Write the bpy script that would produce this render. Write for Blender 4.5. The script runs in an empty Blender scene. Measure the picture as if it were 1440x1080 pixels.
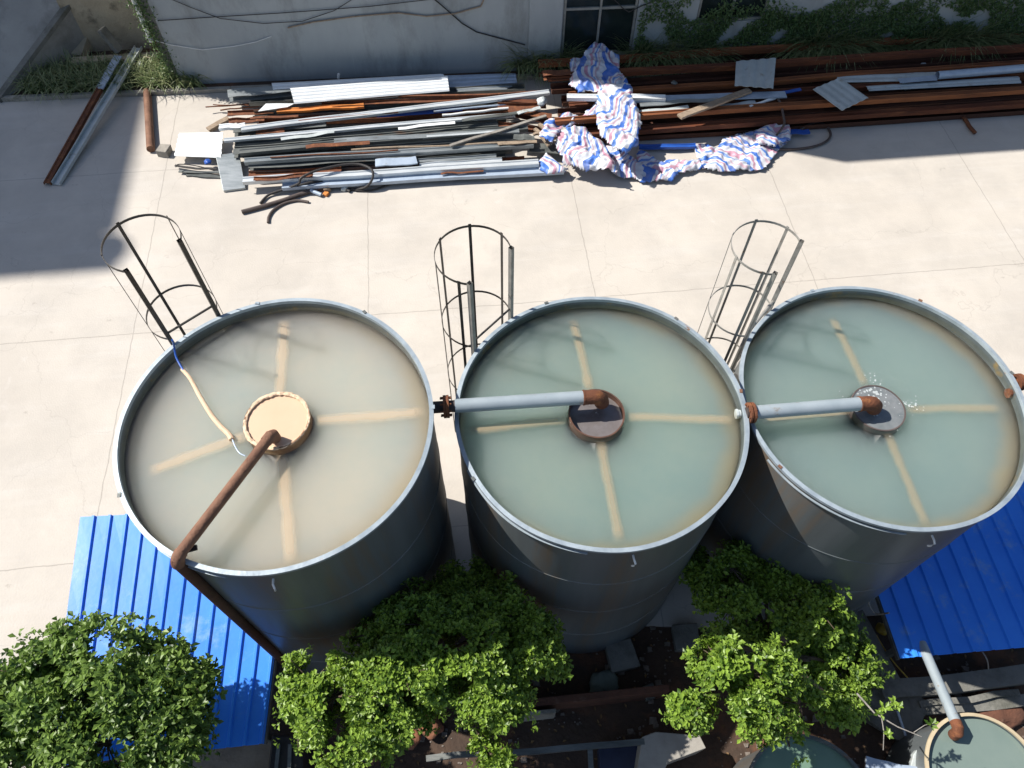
import bpy, bmesh, math, random
from mathutils import Vector, Matrix, noise
R = math.radians
rnd = random.Random(7)
sc = bpy.context.scene
COL = sc.collection
# ------------------------------------------------------------------ camera (calibrated)
F = 1075.0; VX, VY = 712.0, 1220.0; H = 12.4
_n = Vector((VX-720, VY-540, F)).normalized()
_X = (Vector((1,0,0)) - _n*_n.x).normalized()
_Y = (-_n).cross(_X)
def ray(px, py):
    c = Vector((px-720, py-540, F))
    return Vector((c.dot(_X), c.dot(_Y), -c.dot(_n)))
def G(px, py, z=0.0):
    r = ray(px, py); t = (H-z)/-r.z
    return Vector((r.x*t, r.y*t, z))
cam_d = bpy.data.cameras.new('camera'); cam = bpy.data.objects.new('camera', cam_d); COL.objects.link(cam)
cam_d.sensor_width = 36; cam_d.lens = F*36/1440; cam_d.clip_end = 500; cam_d.clip_start = 0.05
def cw(v): return Vector((v.dot(_X), v.dot(_Y), -v.dot(_n)))
cx, cy, cz = cw(Vector((1,0,0))), cw(Vector((0,-1,0))), cw(Vector((0,0,-1)))
m = Matrix(((cx.x,cy.x,cz.x,0),(cx.y,cy.y,cz.y,0),(cx.z,cy.z,cz.z,H),(0,0,0,1)))
cam.matrix_world = m
sc.camera = cam

# ------------------------------------------------------------------ materials
MATS = {}
def L(hexs):
    if not isinstance(hexs, str): return tuple(hexs)
    h = hexs.lstrip('#'); v = [int(h[i:i+2],16)/255 for i in (0,2,4)]
    return tuple((c/12.92 if c <= .04045 else ((c+.055)/1.055)**2.4) for c in v)
def pm(name, c1, c2=None, scale=3.0, rough=.7, metal=0.0, bump=0.0, bscale=None, stain=None, sscale=2.0, sthr=.55, sw=.06,
       stretch=None, spec=.5, detail=6.0, coat=0.0):
    if name in MATS: return MATS[name]
    mt = bpy.data.materials.new(name); mt.use_nodes = True; nt = mt.node_tree; N = nt.nodes; K = nt.links
    b = N['Principled BSDF']; b.inputs['Roughness'].default_value = rough; b.inputs['Metallic'].default_value = metal
    b.inputs['Specular IOR Level'].default_value = spec
    if coat: b.inputs['Coat Weight'].default_value = coat; b.inputs['Coat Roughness'].default_value = .15
    g = N.new('ShaderNodeNewGeometry'); src = g.outputs['Position']
    if stretch:
        mp = N.new('ShaderNodeMapping'); mp.inputs['Scale'].default_value = stretch; K.new(src, mp.inputs['Vector']); src = mp.outputs[0]
    c1 = L(c1); c2 = L(c2) if c2 else tuple(x*.8 for x in c1)
    n = N.new('ShaderNodeTexNoise'); n.inputs['Scale'].default_value = scale; n.inputs['Detail'].default_value = detail; n.inputs['Roughness'].default_value = .62
    K.new(src, n.inputs['Vector'])
    r = N.new('ShaderNodeValToRGB'); r.color_ramp.elements[0].position = .33; r.color_ramp.elements[1].position = .67
    r.color_ramp.elements[0].color = (*c1,1); r.color_ramp.elements[1].color = (*c2,1); K.new(n.outputs['Fac'], r.inputs[0])
    col = r.outputs[0]
    if stain:
        n2 = N.new('ShaderNodeTexNoise'); n2.inputs['Scale'].default_value = sscale; n2.inputs['Detail'].default_value = 8; n2.inputs['Roughness'].default_value=.7
        K.new(src, n2.inputs['Vector'])
        r2 = N.new('ShaderNodeValToRGB'); r2.color_ramp.elements[0].position = sthr-sw; r2.color_ramp.elements[1].position = sthr+sw
        K.new(n2.outputs['Fac'], r2.inputs[0])
        mx = N.new('ShaderNodeMix'); mx.data_type = 'RGBA'; K.new(r2.outputs[0], mx.inputs['Factor'])
        K.new(col, mx.inputs[6]); mx.inputs[7].default_value = (*L(stain),1); col = mx.outputs[2]
    K.new(col, b.inputs['Base Color'])
    if bump:
        n3 = N.new('ShaderNodeTexNoise'); n3.inputs['Scale'].default_value = bscale or scale*4; n3.inputs['Detail'].default_value = 6
        K.new(src, n3.inputs['Vector'])
        bp = N.new('ShaderNodeBump'); bp.inputs['Strength'].default_value = bump; bp.inputs['Distance'].default_value = .02
        K.new(n3.outputs['Fac'], bp.inputs['Height']); K.new(bp.outputs[0], b.inputs['Normal'])
    MATS[name] = mt; return mt
STEEL = pm('tank paint', (.130,.146,.152), (.088,.100,.104), 1.1, .42, .0, .12, 3, (.15,.11,.075), 1.0, .60, .09, stretch=(1.8,1.8,.16), spec=.4)
RIM   = pm('rim steel', (.36,.42,.46), (.24,.29,.33), 5, .5, .2, .2, 20, (.26,.13,.06), 3.2, .665, .03)
INNER = pm('inner wall', (.11,.135,.145), (.07,.09,.10), 4, .5, .1, .2, 12, (.20,.15,.07), 3, .64, .05)
RUST  = pm('rust', (.19,.068,.030), (.10,.036,.018), 6, .85, .1, .5, 40, (.26,.10,.035), 9, .6, .06)
RUSTD = pm('rust beam', (.175,.050,.018), (.075,.024,.011), 2.2, .8, .15, .4, 30, (.24,.085,.03), 1.6, .6, .08, stretch=(.35,2.5,2.5))
RUSTP = pm('rusty inlet pipe', (.24,.125,.075), (.14,.066,.040), 4, .8, .1, .5, 30, (.085,.03,.016), 5, .62, .06)
PIPEW = pm('grey painted pipe', (.33,.38,.41), (.27,.32,.35), 3, .4, .1, .08, 20, (.24,.19,.14), 5, .64, .05)
LADM  = pm('ladder steel', (.085,.08,.072), (.05,.045,.04), 8, .5, .5, .2, 30, (.14,.06,.03), 5, .66, .04)
LADL  = pm('ladder steel light', (.36,.35,.32), (.23,.22,.20), 8, .5, .2, .2, 30, (.16,.07,.03), 5, .66, .04)
GALV  = pm('galvanised', (.40,.43,.44), (.22,.25,.26), 3, .35, .5, .15, 20, (.16,.10,.06), 1.5, .66, .04, stretch=(.4,2,2))
GALVD = pm('dull channel', (.19,.20,.19), (.07,.08,.078), 2.5, .45, .3, .2, 20, (.15,.075,.04), 1.4, .62, .05, stretch=(.4,2,2))
GALVB = pm('bright channel', (.68,.71,.73), (.48,.52,.54), 4, .35, .3, .1, 20, (.20,.13,.08), 1.4, .7, .03, stretch=(.4,2,2))
BLUEL = pm('light blue steel', (.42,.50,.60), (.33,.40,.50), 4, .45, .2, .1, 20, (.3,.26,.2), 2.4, .68, .04)
WHITE = pm('white sheet', (.78,.80,.80), (.68,.71,.72), 3, .45, .1, .05, 20, (.5,.47,.4), 2.5, .7, .05)
WHITED= pm('dirty white sheet', (.50,.54,.54), (.40,.44,.44), 3, .5, .1, .05, 20, (.3,.27,.22), 3.5, .64, .06)
WOOD  = pm('weathered wood', (.36,.28,.20), (.23,.17,.12), 9, .85, 0, .5, 40, (.14,.10,.07), 4, .62, .05, stretch=(1,3,3))
WOODG = pm('grey wood', (.30,.28,.25), (.19,.175,.155), 9, .85, 0, .5, 40, (.12,.10,.08), 4, .62, .05)
ORANGE= pm('orange paint', (.62,.22,.045), (.48,.15,.03), 5, .6, 0, .1, 20, (.2,.07,.03), 5, .66, .03)
BLUE  = pm('blue paint', (.02,.10,.42), (.015,.07,.33), 5, .45, 0, .1, 20, (.2,.25,.35), 4, .72, .03)
BLACK = pm('black rubber', (.030,.027,.026), (.018,.016,.016), 8, .55, 0, .2, 30)
BROWNH= pm('brown hose', (.10,.075,.065), (.06,.045,.04), 8, .6, 0, .2, 30)
ROOF  = pm('blue roof sheet', (.045,.25,.84), (.030,.20,.76), 1.2, .30, .0, .05, 9, (.16,.32,.66), 2.2, .64, .08, spec=.35)
SLUR  = pm('tan slurry', (.60,.42,.28), (.56,.385,.25), 2, .45, 0, .04, 9)
FOAM  = pm('tan foam', (.74,.55,.38), (.62,.43,.28), 9, .7, 0, .6, 40)
SOIL  = pm('soil', (.085,.052,.034), (.045,.030,.022), 1.6, .95, 0, .9, 14, (.16,.07,.035), 1.1, .6, .08)
BARK  = pm('bark', (.13,.095,.065), (.07,.05,.036), 9, .9, 0, .6, 40, stretch=(1,1,.3))
CONCD = pm('old concrete', (.20,.195,.175), (.13,.13,.115), 2.5, .9, 0, .6, 20, (.06,.062,.045), 1.6, .6, .1)
CONCB = pm('beige concrete', (.46,.39,.28), (.36,.30,.21), 2.5, .9, 0, .6, 20, (.09,.08,.055), 1.6, .6, .08)
KERB  = pm('kerb concrete', (.36,.33,.28), (.25,.23,.20), 4, .9, 0, .6, 25, (.14,.13,.10), 2.2, .62, .06)
WALLM = pm('render wall', (.38,.41,.42), (.30,.33,.345), .8, .85, 0, .15, 12, (.19,.20,.19), .9, .62, .12, stretch=(1,1,.4))
BRICK = pm('brown brickwork', (.15,.062,.035), (.09,.04,.025), 5, .9, 0, .7, 20, (.2,.12,.08), 3, .64, .06)
GLASS = pm('dark window glass', (.012,.02,.02), (.02,.03,.028), 2, .12, 0, 0)
FRAME = pm('window frame', (.30,.31,.29), (.2,.21,.2), 5, .6, .2)
PVC   = pm('white plastic', (.78,.78,.76), (.7,.7,.68), 5, .4)
YEL   = pm('yellow plastic', (.45,.30,.03), (.35,.22,.02), 5, .5)

def water_mat(name, c1, c2, edge, alpha=.62, nb=.04):
    mt = bpy.data.materials.new(name); mt.use_nodes = True; nt = mt.node_tree; N = nt.nodes; K = nt.links
    b = N['Principled BSDF']; b.inputs['Roughness'].default_value = .11; b.inputs['Specular IOR Level'].default_value = .5; b.inputs['IOR'].default_value = 1.33
    tc = N.new('ShaderNodeTexCoord')
    n = N.new('ShaderNodeTexNoise'); n.inputs['Scale'].default_value = .8; n.inputs['Detail'].default_value = 3; K.new(tc.outputs['Object'], n.inputs[0])
    mul = N.new('ShaderNodeMath'); mul.operation='MULTIPLY'; mul.inputs[1].default_value=.9; K.new(n.outputs['Fac'], mul.inputs[0])
    sp = N.new('ShaderNodeSeparateXYZ'); K.new(tc.outputs['Object'], sp.inputs[0])
    gx = N.new('ShaderNodeMath'); gx.operation='MULTIPLY_ADD'; gx.inputs[1].default_value=.16; K.new(sp.outputs['X'], gx.inputs[0]); K.new(mul.outputs[0], gx.inputs[2])  # colour drift along X stands in for reflected sky and ground
    r = N.new('ShaderNodeValToRGB'); r.color_ramp.elements[0].position=.2; r.color_ramp.elements[1].position=.75
    r.color_ramp.elements[0].color=(*c1,1); r.color_ramp.elements[1].color=(*c2,1); K.new(gx.outputs[0], r.inputs[0])
    # silt suspended near the wall
    ln = N.new('ShaderNodeVectorMath'); ln.operation='LENGTH'; K.new(tc.outputs['Object'], ln.inputs[0])
    n2 = N.new('ShaderNodeTexNoise'); n2.inputs['Scale'].default_value=3.5; K.new(tc.outputs['Object'], n2.inputs[0])
    ad = N.new('ShaderNodeMath'); ad.operation='MULTIPLY_ADD'; ad.inputs[1].default_value=.18; K.new(n2.outputs['Fac'], ad.inputs[0]); K.new(ln.outputs['Value'], ad.inputs[2])
    r2 = N.new('ShaderNodeMapRange'); r2.interpolation_type='SMOOTHSTEP'; r2.inputs[1].default_value=1.56; r2.inputs[2].default_value=1.78; r2.inputs[4].default_value=.75; K.new(ad.outputs[0], r2.inputs[0])
    mx = N.new('ShaderNodeMix'); mx.data_type='RGBA'; K.new(r2.outputs[0], mx.inputs['Factor']); K.new(r.outputs[0], mx.inputs[6]); mx.inputs[7].default_value=(*edge,1)
    K.new(mx.outputs[2], b.inputs['Base Color'])
    n3 = N.new('ShaderNodeTexNoise'); n3.inputs['Scale'].default_value=5; n3.inputs['Detail'].default_value=3; K.new(tc.outputs['Object'], n3.inputs[0])
    bp = N.new('ShaderNodeBump'); bp.inputs['Strength'].default_value=nb; bp.inputs['Distance'].default_value=.02; K.new(n3.outputs['Fac'], bp.inputs['Height']); K.new(bp.outputs[0], b.inputs['Normal'])
    b.inputs['Alpha'].default_value = 1
    tr=N.new('ShaderNodeBsdfTransparent'); gl=N.new('ShaderNodeBsdfGlossy'); gl.inputs['Roughness'].default_value=.07; fr=N.new('ShaderNodeFresnel'); fr.inputs[0].default_value=1.36
    K.new(bp.outputs[0],gl.inputs['Normal']); K.new(bp.outputs[0],fr.inputs['Normal'])
    m1=N.new('ShaderNodeMixShader'); m1.inputs[0].default_value=.05; K.new(tr.outputs[0],m1.inputs[1]); K.new(b.outputs[0],m1.inputs[2])
    m2=N.new('ShaderNodeMixShader'); K.new(fr.outputs[0],m2.inputs[0]); K.new(m1.outputs[0],m2.inputs[1]); K.new(gl.outputs[0],m2.inputs[2]); K.new(m2.outputs[0],N['Material Output'].inputs[0])
    MATS[name]=mt; return mt
def sss_mat(name,c,c2,edge,cen):
    mt=pm(name,c,c2,.7,.9); nt=mt.node_tree; N=nt.nodes; K=nt.links; b=N['Principled BSDF']
    b.inputs['Subsurface Weight'].default_value=1; b.inputs['Subsurface Scale'].default_value=3.6; b.inputs['Subsurface Radius'].default_value=(1,1,.9); b.inputs['Specular IOR Level'].default_value=0
    base=b.inputs['Base Color'].links[0].from_socket
    g=N.new('ShaderNodeNewGeometry'); sb=N.new('ShaderNodeVectorMath'); sb.operation='SUBTRACT'; sb.inputs[1].default_value=(cen[0]-.10,cen[1],0); K.new(g.outputs['Position'],sb.inputs[0])
    ml=N.new('ShaderNodeVectorMath'); ml.operation='MULTIPLY'; ml.inputs[1].default_value=(1,1,0); K.new(sb.outputs[0],ml.inputs[0])
    ln=N.new('ShaderNodeVectorMath'); ln.operation='LENGTH'; K.new(ml.outputs[0],ln.inputs[0])
    n=N.new('ShaderNodeTexNoise'); n.inputs['Scale'].default_value=1.6; K.new(g.outputs['Position'],n.inputs[0])
    ad=N.new('ShaderNodeMath'); ad.operation='MULTIPLY_ADD'; ad.inputs[1].default_value=.3; K.new(n.outputs['Fac'],ad.inputs[0]); K.new(ln.outputs['Value'],ad.inputs[2])
    mr=N.new('ShaderNodeMapRange'); mr.interpolation_type='SMOOTHSTEP'; mr.inputs[1].default_value=1.62; mr.inputs[2].default_value=1.92; mr.inputs[4].default_value=.9; K.new(ad.outputs[0],mr.inputs[0])
    mx=N.new('ShaderNodeMix'); mx.data_type='RGBA'; K.new(mr.outputs[0],mx.inputs['Factor']); K.new(base,mx.inputs[6]); mx.inputs[7].default_value=(*edge,1); K.new(mx.outputs[2],b.inputs['Base Color'])
    return mt
def silt_mat(name, c, soft=.5):
    # settled silt on a submerged arm: thins out to nothing at its two flanks (UV.x across, UV.y along)
    mt = bpy.data.materials.new(name); mt.use_nodes=True; nt=mt.node_tree; N=nt.nodes; K=nt.links
    b=N['Principled BSDF']; b.inputs['Roughness'].default_value=.9; b.inputs['Base Color'].default_value=(*c,1)
    uv=N.new('ShaderNodeUVMap'); sp=N.new('ShaderNodeSeparateXYZ'); K.new(uv.outputs[0], sp.inputs[0])
    g=N.new('ShaderNodeNewGeometry'); n=N.new('ShaderNodeTexNoise'); n.inputs['Scale'].default_value=5; K.new(g.outputs['Position'], n.inputs[0])
    a=N.new('ShaderNodeMath'); a.operation='SUBTRACT'; a.inputs[1].default_value=.5; K.new(sp.outputs['X'], a.inputs[0])
    ab=N.new('ShaderNodeMath'); ab.operation='ABSOLUTE'; K.new(a.outputs[0], ab.inputs[0])
    ad=N.new('ShaderNodeMath'); ad.operation='MULTIPLY_ADD'; ad.inputs[1].default_value=.3; K.new(n.outputs['Fac'], ad.inputs[0]); K.new(ab.outputs[0], ad.inputs[2])
    mr=N.new('ShaderNodeMapRange'); mr.interpolation_type='SMOOTHSTEP'; mr.inputs[1].default_value=.24; mr.inputs[2].default_value=.64; mr.inputs[3].default_value=.5; mr.inputs[4].default_value=0
    K.new(ad.outputs[0], mr.inputs[0])
    # also thins at both ends
    e1=N.new('ShaderNodeMath'); e1.operation='SUBTRACT'; e1.inputs[1].default_value=.5; K.new(sp.outputs['Y'], e1.inputs[0])
    e2=N.new('ShaderNodeMath'); e2.operation='ABSOLUTE'; K.new(e1.outputs[0], e2.inputs[0])
    e3=N.new('ShaderNodeMapRange'); e3.interpolation_type='SMOOTHSTEP'; e3.inputs[1].default_value=.36; e3.inputs[2].default_value=.5; e3.inputs[3].default_value=1; e3.inputs[4].default_value=.0; K.new(e2.outputs[0], e3.inputs[0])
    ml=N.new('ShaderNodeMath'); ml.operation='MULTIPLY'; K.new(mr.outputs[0], ml.inputs[0]); K.new(e3.outputs[0], ml.inputs[1])
    K.new(ml.outputs[0], b.inputs['Alpha']); MATS[name]=mt; return mt
def ground_mat():
    mt = pm('yard concrete', (.545,.50,.44), (.49,.452,.40), .5, .88, 0, .2, 30, (.42,.39,.35), .7, .6, .16)
    nt=mt.node_tree; N=nt.nodes; K=nt.links; b=N['Principled BSDF']
    base=b.inputs['Base Color'].links[0].from_socket
    g=N.new('ShaderNodeNewGeometry'); mp=N.new('ShaderNodeMapping'); mp.inputs['Rotation'].default_value=(0,0,-R(6)); K.new(g.outputs['Position'], mp.inputs['Vector'])
    # faint sweeping streaks of dried slurry across the slab
    ns=N.new('ShaderNodeTexNoise'); ns.inputs['Scale'].default_value=1; ns.inputs['Detail'].default_value=8; ns.inputs['Roughness'].default_value=.7
    ms=N.new('ShaderNodeMapping'); ms.inputs['Scale'].default_value=(.35,2.6,1); K.new(mp.outputs[0], ms.inputs[0]); K.new(ms.outputs[0], ns.inputs[0])
    rs=N.new('ShaderNodeMapRange'); rs.inputs[1].default_value=.5; rs.inputs[2].default_value=.75; rs.inputs[4].default_value=.55; K.new(ns.outputs['Fac'], rs.inputs[0])
    mxs=N.new('ShaderNodeMix'); mxs.data_type='RGBA'; K.new(rs.outputs[0], mxs.inputs['Factor']); K.new(base, mxs.inputs[6]); mxs.inputs[7].default_value=(.56,.53,.49,1)
    nl=N.new('ShaderNodeTexNoise'); nl.inputs['Scale'].default_value=3; nl.inputs['Detail'].default_value=4; K.new(g.outputs['Position'], nl.inputs[0])
    nf=N.new('ShaderNodeMath'); nf.operation='MULTIPLY_ADD'; nf.inputs[1].default_value=.06; nf.inputs[2].default_value=-.03; K.new(nl.outputs['Fac'], nf.inputs[0])
    sp=N.new('ShaderNodeSeparateXYZ'); K.new(mp.outputs[0], sp.inputs[0])
    outs=[]
    for ax, off, per in (('X', -6.5, 4.67), ('Y', 9.73, 4.72)):
        a=N.new('ShaderNodeMath'); a.operation='SUBTRACT'; a.inputs[1].default_value=off-per/2; K.new(sp.outputs[ax], a.inputs[0])
        a2=N.new('ShaderNodeMath'); a2.operation='ADD'; K.new(a.outputs[0], a2.inputs[0]); K.new(nf.outputs[0], a2.inputs[1])
        fm=N.new('ShaderNodeMath'); fm.operation='FLOORED_MODULO'; fm.inputs[1].default_value=per; K.new(a2.outputs[0], fm.inputs[0])
        s=N.new('ShaderNodeMath'); s.operation='SUBTRACT'; s.inputs[1].default_value=per/2; K.new(fm.outputs[0], s.inputs[0])
        ab=N.new('ShaderNodeMath'); ab.operation='ABSOLUTE'; K.new(s.outputs[0], ab.inputs[0])
        mr=N.new('ShaderNodeMapRange'); mr.inputs[1].default_value=.004; mr.inputs[2].default_value=.014; mr.inputs[3].default_value=.45; mr.inputs[4].default_value=0; K.new(ab.outputs[0], mr.inputs[0])
        outs.append(mr.outputs[0])
    mxx=N.new('ShaderNodeMath'); mxx.operation='MAXIMUM'; K.new(outs[0], mxx.inputs[0]); K.new(outs[1], mxx.inputs[1])
    # worn patches, pale splashes, oil spots, fine cracks
    def layer(src,scale,lo,hi,amt,colr,det=6,dist=0.0):
        n_=N.new('ShaderNodeTexNoise'); n_.inputs['Scale'].default_value=scale; n_.inputs['Detail'].default_value=det; n_.inputs['Roughness'].default_value=.65; n_.inputs['Distortion'].default_value=dist; K.new(g.outputs['Position'],n_.inputs[0])
        m_=N.new('ShaderNodeMapRange'); m_.inputs[1].default_value=lo; m_.inputs[2].default_value=hi; m_.inputs[4].default_value=amt; K.new(n_.outputs['Fac'],m_.inputs[0])
        x_=N.new('ShaderNodeMix'); x_.data_type='RGBA'; K.new(m_.outputs[0],x_.inputs['Factor']); K.new(src,x_.inputs[6]); x_.inputs[7].default_value=(*colr,1); return x_.outputs[2]
    cur=layer(mxs.outputs[2],.22,.45,.7,.6,(.40,.365,.32))
    cur=layer(cur,.9,.62,.74,.35,(.60,.575,.54),9,1.5)
    cur=layer(cur,2.4,.68,.74,.45,(.27,.24,.205),4)
    vo=N.new('ShaderNodeTexVoronoi'); vo.feature='DISTANCE_TO_EDGE'; vo.inputs['Scale'].default_value=.33; K.new(g.outputs['Position'],vo.inputs['Vector'])
    nd=N.new('ShaderNodeTexNoise'); nd.inputs['Scale'].default_value=1.5; nd.inputs['Detail'].default_value=8; K.new(g.outputs['Position'],nd.inputs[0])
    vm=N.new('ShaderNodeVectorMath'); vm.operation='MULTIPLY_ADD'; vm.inputs[1].default_value=(.9,.9,.9); K.new(nd.outputs['Color'],vm.inputs[0]); K.new(g.outputs['Position'],vm.inputs[2]); K.new(vm.outputs[0],vo.inputs['Vector'])
    mc=N.new('ShaderNodeMapRange'); mc.inputs[1].default_value=.0; mc.inputs[2].default_value=.0035; mc.inputs[3].default_value=.28; mc.inputs[4].default_value=0; K.new(vo.outputs['Distance'],mc.inputs[0])
    xc=N.new('ShaderNodeMix'); xc.data_type='RGBA'; K.new(mc.outputs[0],xc.inputs['Factor']); K.new(cur,xc.inputs[6]); xc.inputs[7].default_value=(.26,.23,.2,1); cur=xc.outputs[2]
    mx=N.new('ShaderNodeMix'); mx.data_type='RGBA'; K.new(mxx.outputs[0], mx.inputs['Factor']); K.new(cur, mx.inputs[6]); mx.inputs[7].default_value=(.16,.14,.12,1)
    K.new(mx.outputs[2], b.inputs['Base Color']); return mt
YARD = ground_mat()
def leaf_mat(name, c1, c2, tr=.35):
    mt=bpy.data.materials.new(name); mt.use_nodes=True; nt=mt.node_tree; N=nt.nodes; K=nt.links
    b=N['Principled BSDF']; b.inputs['Roughness'].default_value=.42; b.inputs['Specular IOR Level'].default_value=.45
    g=N.new('ShaderNodeNewGeometry'); n=N.new('ShaderNodeTexNoise'); n.inputs['Scale'].default_value=7; n.inputs['Detail'].default_value=5; K.new(g.outputs['Position'], n.inputs[0])
    ad=N.new('ShaderNodeMath'); ad.operation='MULTIPLY_ADD'; ad.inputs[1].default_value=.62; K.new(g.outputs['Random Per Island'], ad.inputs[0]); K.new(n.outputs['Fac'], ad.inputs[2])
    r=N.new('ShaderNodeValToRGB'); r.color_ramp.elements[0].position=.45; r.color_ramp.elements[1].position=.95
    r.color_ramp.elements[0].color=(*c1,1); r.color_ramp.elements[1].color=(*c2,1); K.new(ad.outputs[0], r.inputs[0]); K.new(r.outputs[0], b.inputs['Base Color'])
    t=N.new('ShaderNodeBsdfTranslucent'); K.new(r.outputs[0], t.inputs[0]); mx=N.new('ShaderNodeMixShader'); mx.inputs[0].default_value=tr
    o=N['Material Output']; K.new(b.outputs[0], mx.inputs[1]); K.new(t.outputs[0], mx.inputs[2]); K.new(mx.outputs[0], o.inputs[0]); MATS[name]=mt; return mt
LEAFA = leaf_mat('leaves yellow green', (.045,.105,.012), (.27,.41,.055))
LEAFB = leaf_mat('leaves mid green', (.028,.070,.012), (.20,.31,.06))
GRASS = leaf_mat('grass blades', (.07,.13,.035), (.26,.29,.14), .25)
WEED  = leaf_mat('weeds', (.06,.115,.035), (.13,.20,.07), .25)

# ------------------------------------------------------------------ object helpers
def tag(o, label=None, cat=None, group=None, kind=None):
    if label: o['label']=label
    if cat: o['category']=cat
    if group: o['group']=group
    if kind: o['kind']=kind
    return o
def empty(name, loc=(0,0,0), rz=0):
    o=bpy.data.objects.new(name,None); COL.objects.link(o); o.location=loc; o.rotation_euler=(0,0,rz); o.empty_display_size=.1; return o
class MB:
    def __init__(s): s.v=[]; s.f=[]; s.uv={}
    def quad(s,a,b,c,d):
        n=len(s.v); s.v+=[tuple(a),tuple(b),tuple(c),tuple(d)]; s.f.append((n,n+1,n+2,n+3)); return s
    def poly(s,pts):
        n=len(s.v); s.v+=[tuple(p) for p in pts]; s.f.append(tuple(range(n,n+len(pts)))); return s
    def prism(s,pts,z0,z1):  # pts xy CCW
        n=len(s.v); k=len(pts)
        s.v+=[(p[0],p[1],z0) for p in pts]+[(p[0],p[1],z1) for p in pts]
        s.f.append(tuple(range(n+k-1,n-1,-1))); s.f.append(tuple(range(n+k,n+2*k)))
        for i in range(k): j=(i+1)%k; s.f.append((n+i,n+j,n+k+j,n+k+i))
        return s
    def obox(s,c,ax,ay,az,sx,sy,sz):
        c=Vector(c); n=len(s.v)
        for k in (-1,1):
            for j in (-1,1):
                for i in (-1,1): s.v.append(tuple(c+ax*(i*sx/2)+ay*(j*sy/2)+az*(k*sz/2)))
        for q in ((0,2,3,1),(4,5,7,6),(0,1,5,4),(2,6,7,3),(0,4,6,2),(1,3,7,5)): s.f.append(tuple(n+i for i in q))
        return s
    def box(s,c,sx,sy,sz,rz=0):
        return s.obox(c,Vector((math.cos(rz),math.sin(rz),0)),Vector((-math.sin(rz),math.cos(rz),0)),Vector((0,0,1)),sx,sy,sz)
    def sweep(s,path,prof,closed=True,up=Vector((0,0,1)),caps=True,loop=False):
        """sweep 2-D profile (side, up) along a polyline"""
        path=[Vector(p) for p in path]; n0=len(s.v); k=len(prof); m_=len(path)
        for i,p in enumerate(path):
            a=path[(i-1)%m_] if (i>0 or loop) else p; b=path[(i+1)%m_] if (i<m_-1 or loop) else p
            t=(b-a).normalized(); u=up-t*up.dot(t)
            if u.length<1e-4: u=Vector((1,0,0))-t*t.x
            u.normalize(); w=t.cross(u).normalized()
            for q in prof: s.v.append(tuple(p+w*q[0]+u*q[1]))
        rg=m_ if loop else m_-1
        for i in range(rg):
            i2=(i+1)%m_
            for j in range(k if closed else k-1):
                j2=(j+1)%k; s.f.append((n0+i*k+j,n0+i*k+j2,n0+i2*k+j2,n0+i2*k+j))
        if caps and closed and not loop:
            s.f.append(tuple(n0+j for j in range(k-1,-1,-1))); s.f.append(tuple(n0+(m_-1)*k+j for j in range(k)))
        return s
    def tube(s,path,r,n=10,r2=None,loop=False,up=Vector((0,0,1)),caps=True):
        path=[Vector(p) for p in path]
        if r2 is None: return s.sweep(path,[(r*math.cos(2*math.pi*i/n),r*math.sin(2*math.pi*i/n)) for i in range(n)],True,up,caps,loop)
        n0=len(s.v); m_=len(path)
        for i,p in enumerate(path):
            a=path[max(i-1,0)]; b=path[min(i+1,m_-1)]; t=(b-a).normalized(); u=up-t*up.dot(t)
            if u.length<1e-4: u=Vector((1,0,0))-t*t.x
            u.normalize(); w=t.cross(u); rr=r+(r2-r)*i/(m_-1)
            for j in range(n): an=2*math.pi*j/n; s.v.append(tuple(p+w*(rr*math.cos(an))+u*(rr*math.sin(an))))
        for i in range(m_-1):
            for j in range(n): j2=(j+1)%n; s.f.append((n0+i*n+j,n0+i*n+j2,n0+(i+1)*n+j2,n0+(i+1)*n+j))
        s.f.append(tuple(n0+(m_-1)*n+j for j in range(n)))
        return s
    def lathe(s,prof,n=96,c=(0,0,0),closed=False,wob=0,seed=0):
        n0=len(s.v); k=len(prof)
        for i in range(n):
            a=2*math.pi*i/n; w=1+wob*noise.noise(Vector((math.cos(a)*1.3+seed,math.sin(a)*1.3,seed)))
            for (r,z) in prof: s.v.append((c[0]+r*w*math.cos(a),c[1]+r*w*math.sin(a),c[2]+z))
        for i in range(n):
            i2=(i+1)%n
            for j in range(k if closed else k-1):
                j2=(j+1)%k; s.f.append((n0+i*k+j,n0+i2*k+j,n0+i2*k+j2,n0+i*k+j2))
        return s
    def disc(s,r,z,n=64,c=(0,0)):
        return s.poly([(c[0]+r*math.cos(2*math.pi*i/n),c[1]+r*math.sin(2*math.pi*i/n),z) for i in range(n)])
    def build(s,name,mat,parent=None,smooth=False,bevel=0,loc=None):
        me=bpy.data.meshes.new(name)
        vs=s.v
        if loc is not None: vs=[(v[0]-loc[0],v[1]-loc[1],v[2]-loc[2]) for v in vs]
        me.from_pydata(vs,[],s.f); me.materials.append(mat); me.validate()
        o=bpy.data.objects.new(name,me); COL.objects.link(o)
        if loc is not None: o.location=loc
        if smooth:
            for p in me.polygons: p.use_smooth=True
            try:
                me.set_sharp_from_angle(angle=R(35))
            except Exception: pass
        if parent is not None:
            o.parent=parent
            if parent.type!='EMPTY' or parent.location.length>0:
                o.matrix_parent_inverse=Matrix.Translation(-Vector(parent.location)) if parent.rotation_euler.z==0 else parent.matrix_basis.inverted()
        if bevel:
            b=o.modifiers.new('b','BEVEL'); b.width=bevel; b.segments=2; b.limit_method='ANGLE'
        return o
def pt(*a): return Vector(a)

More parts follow.
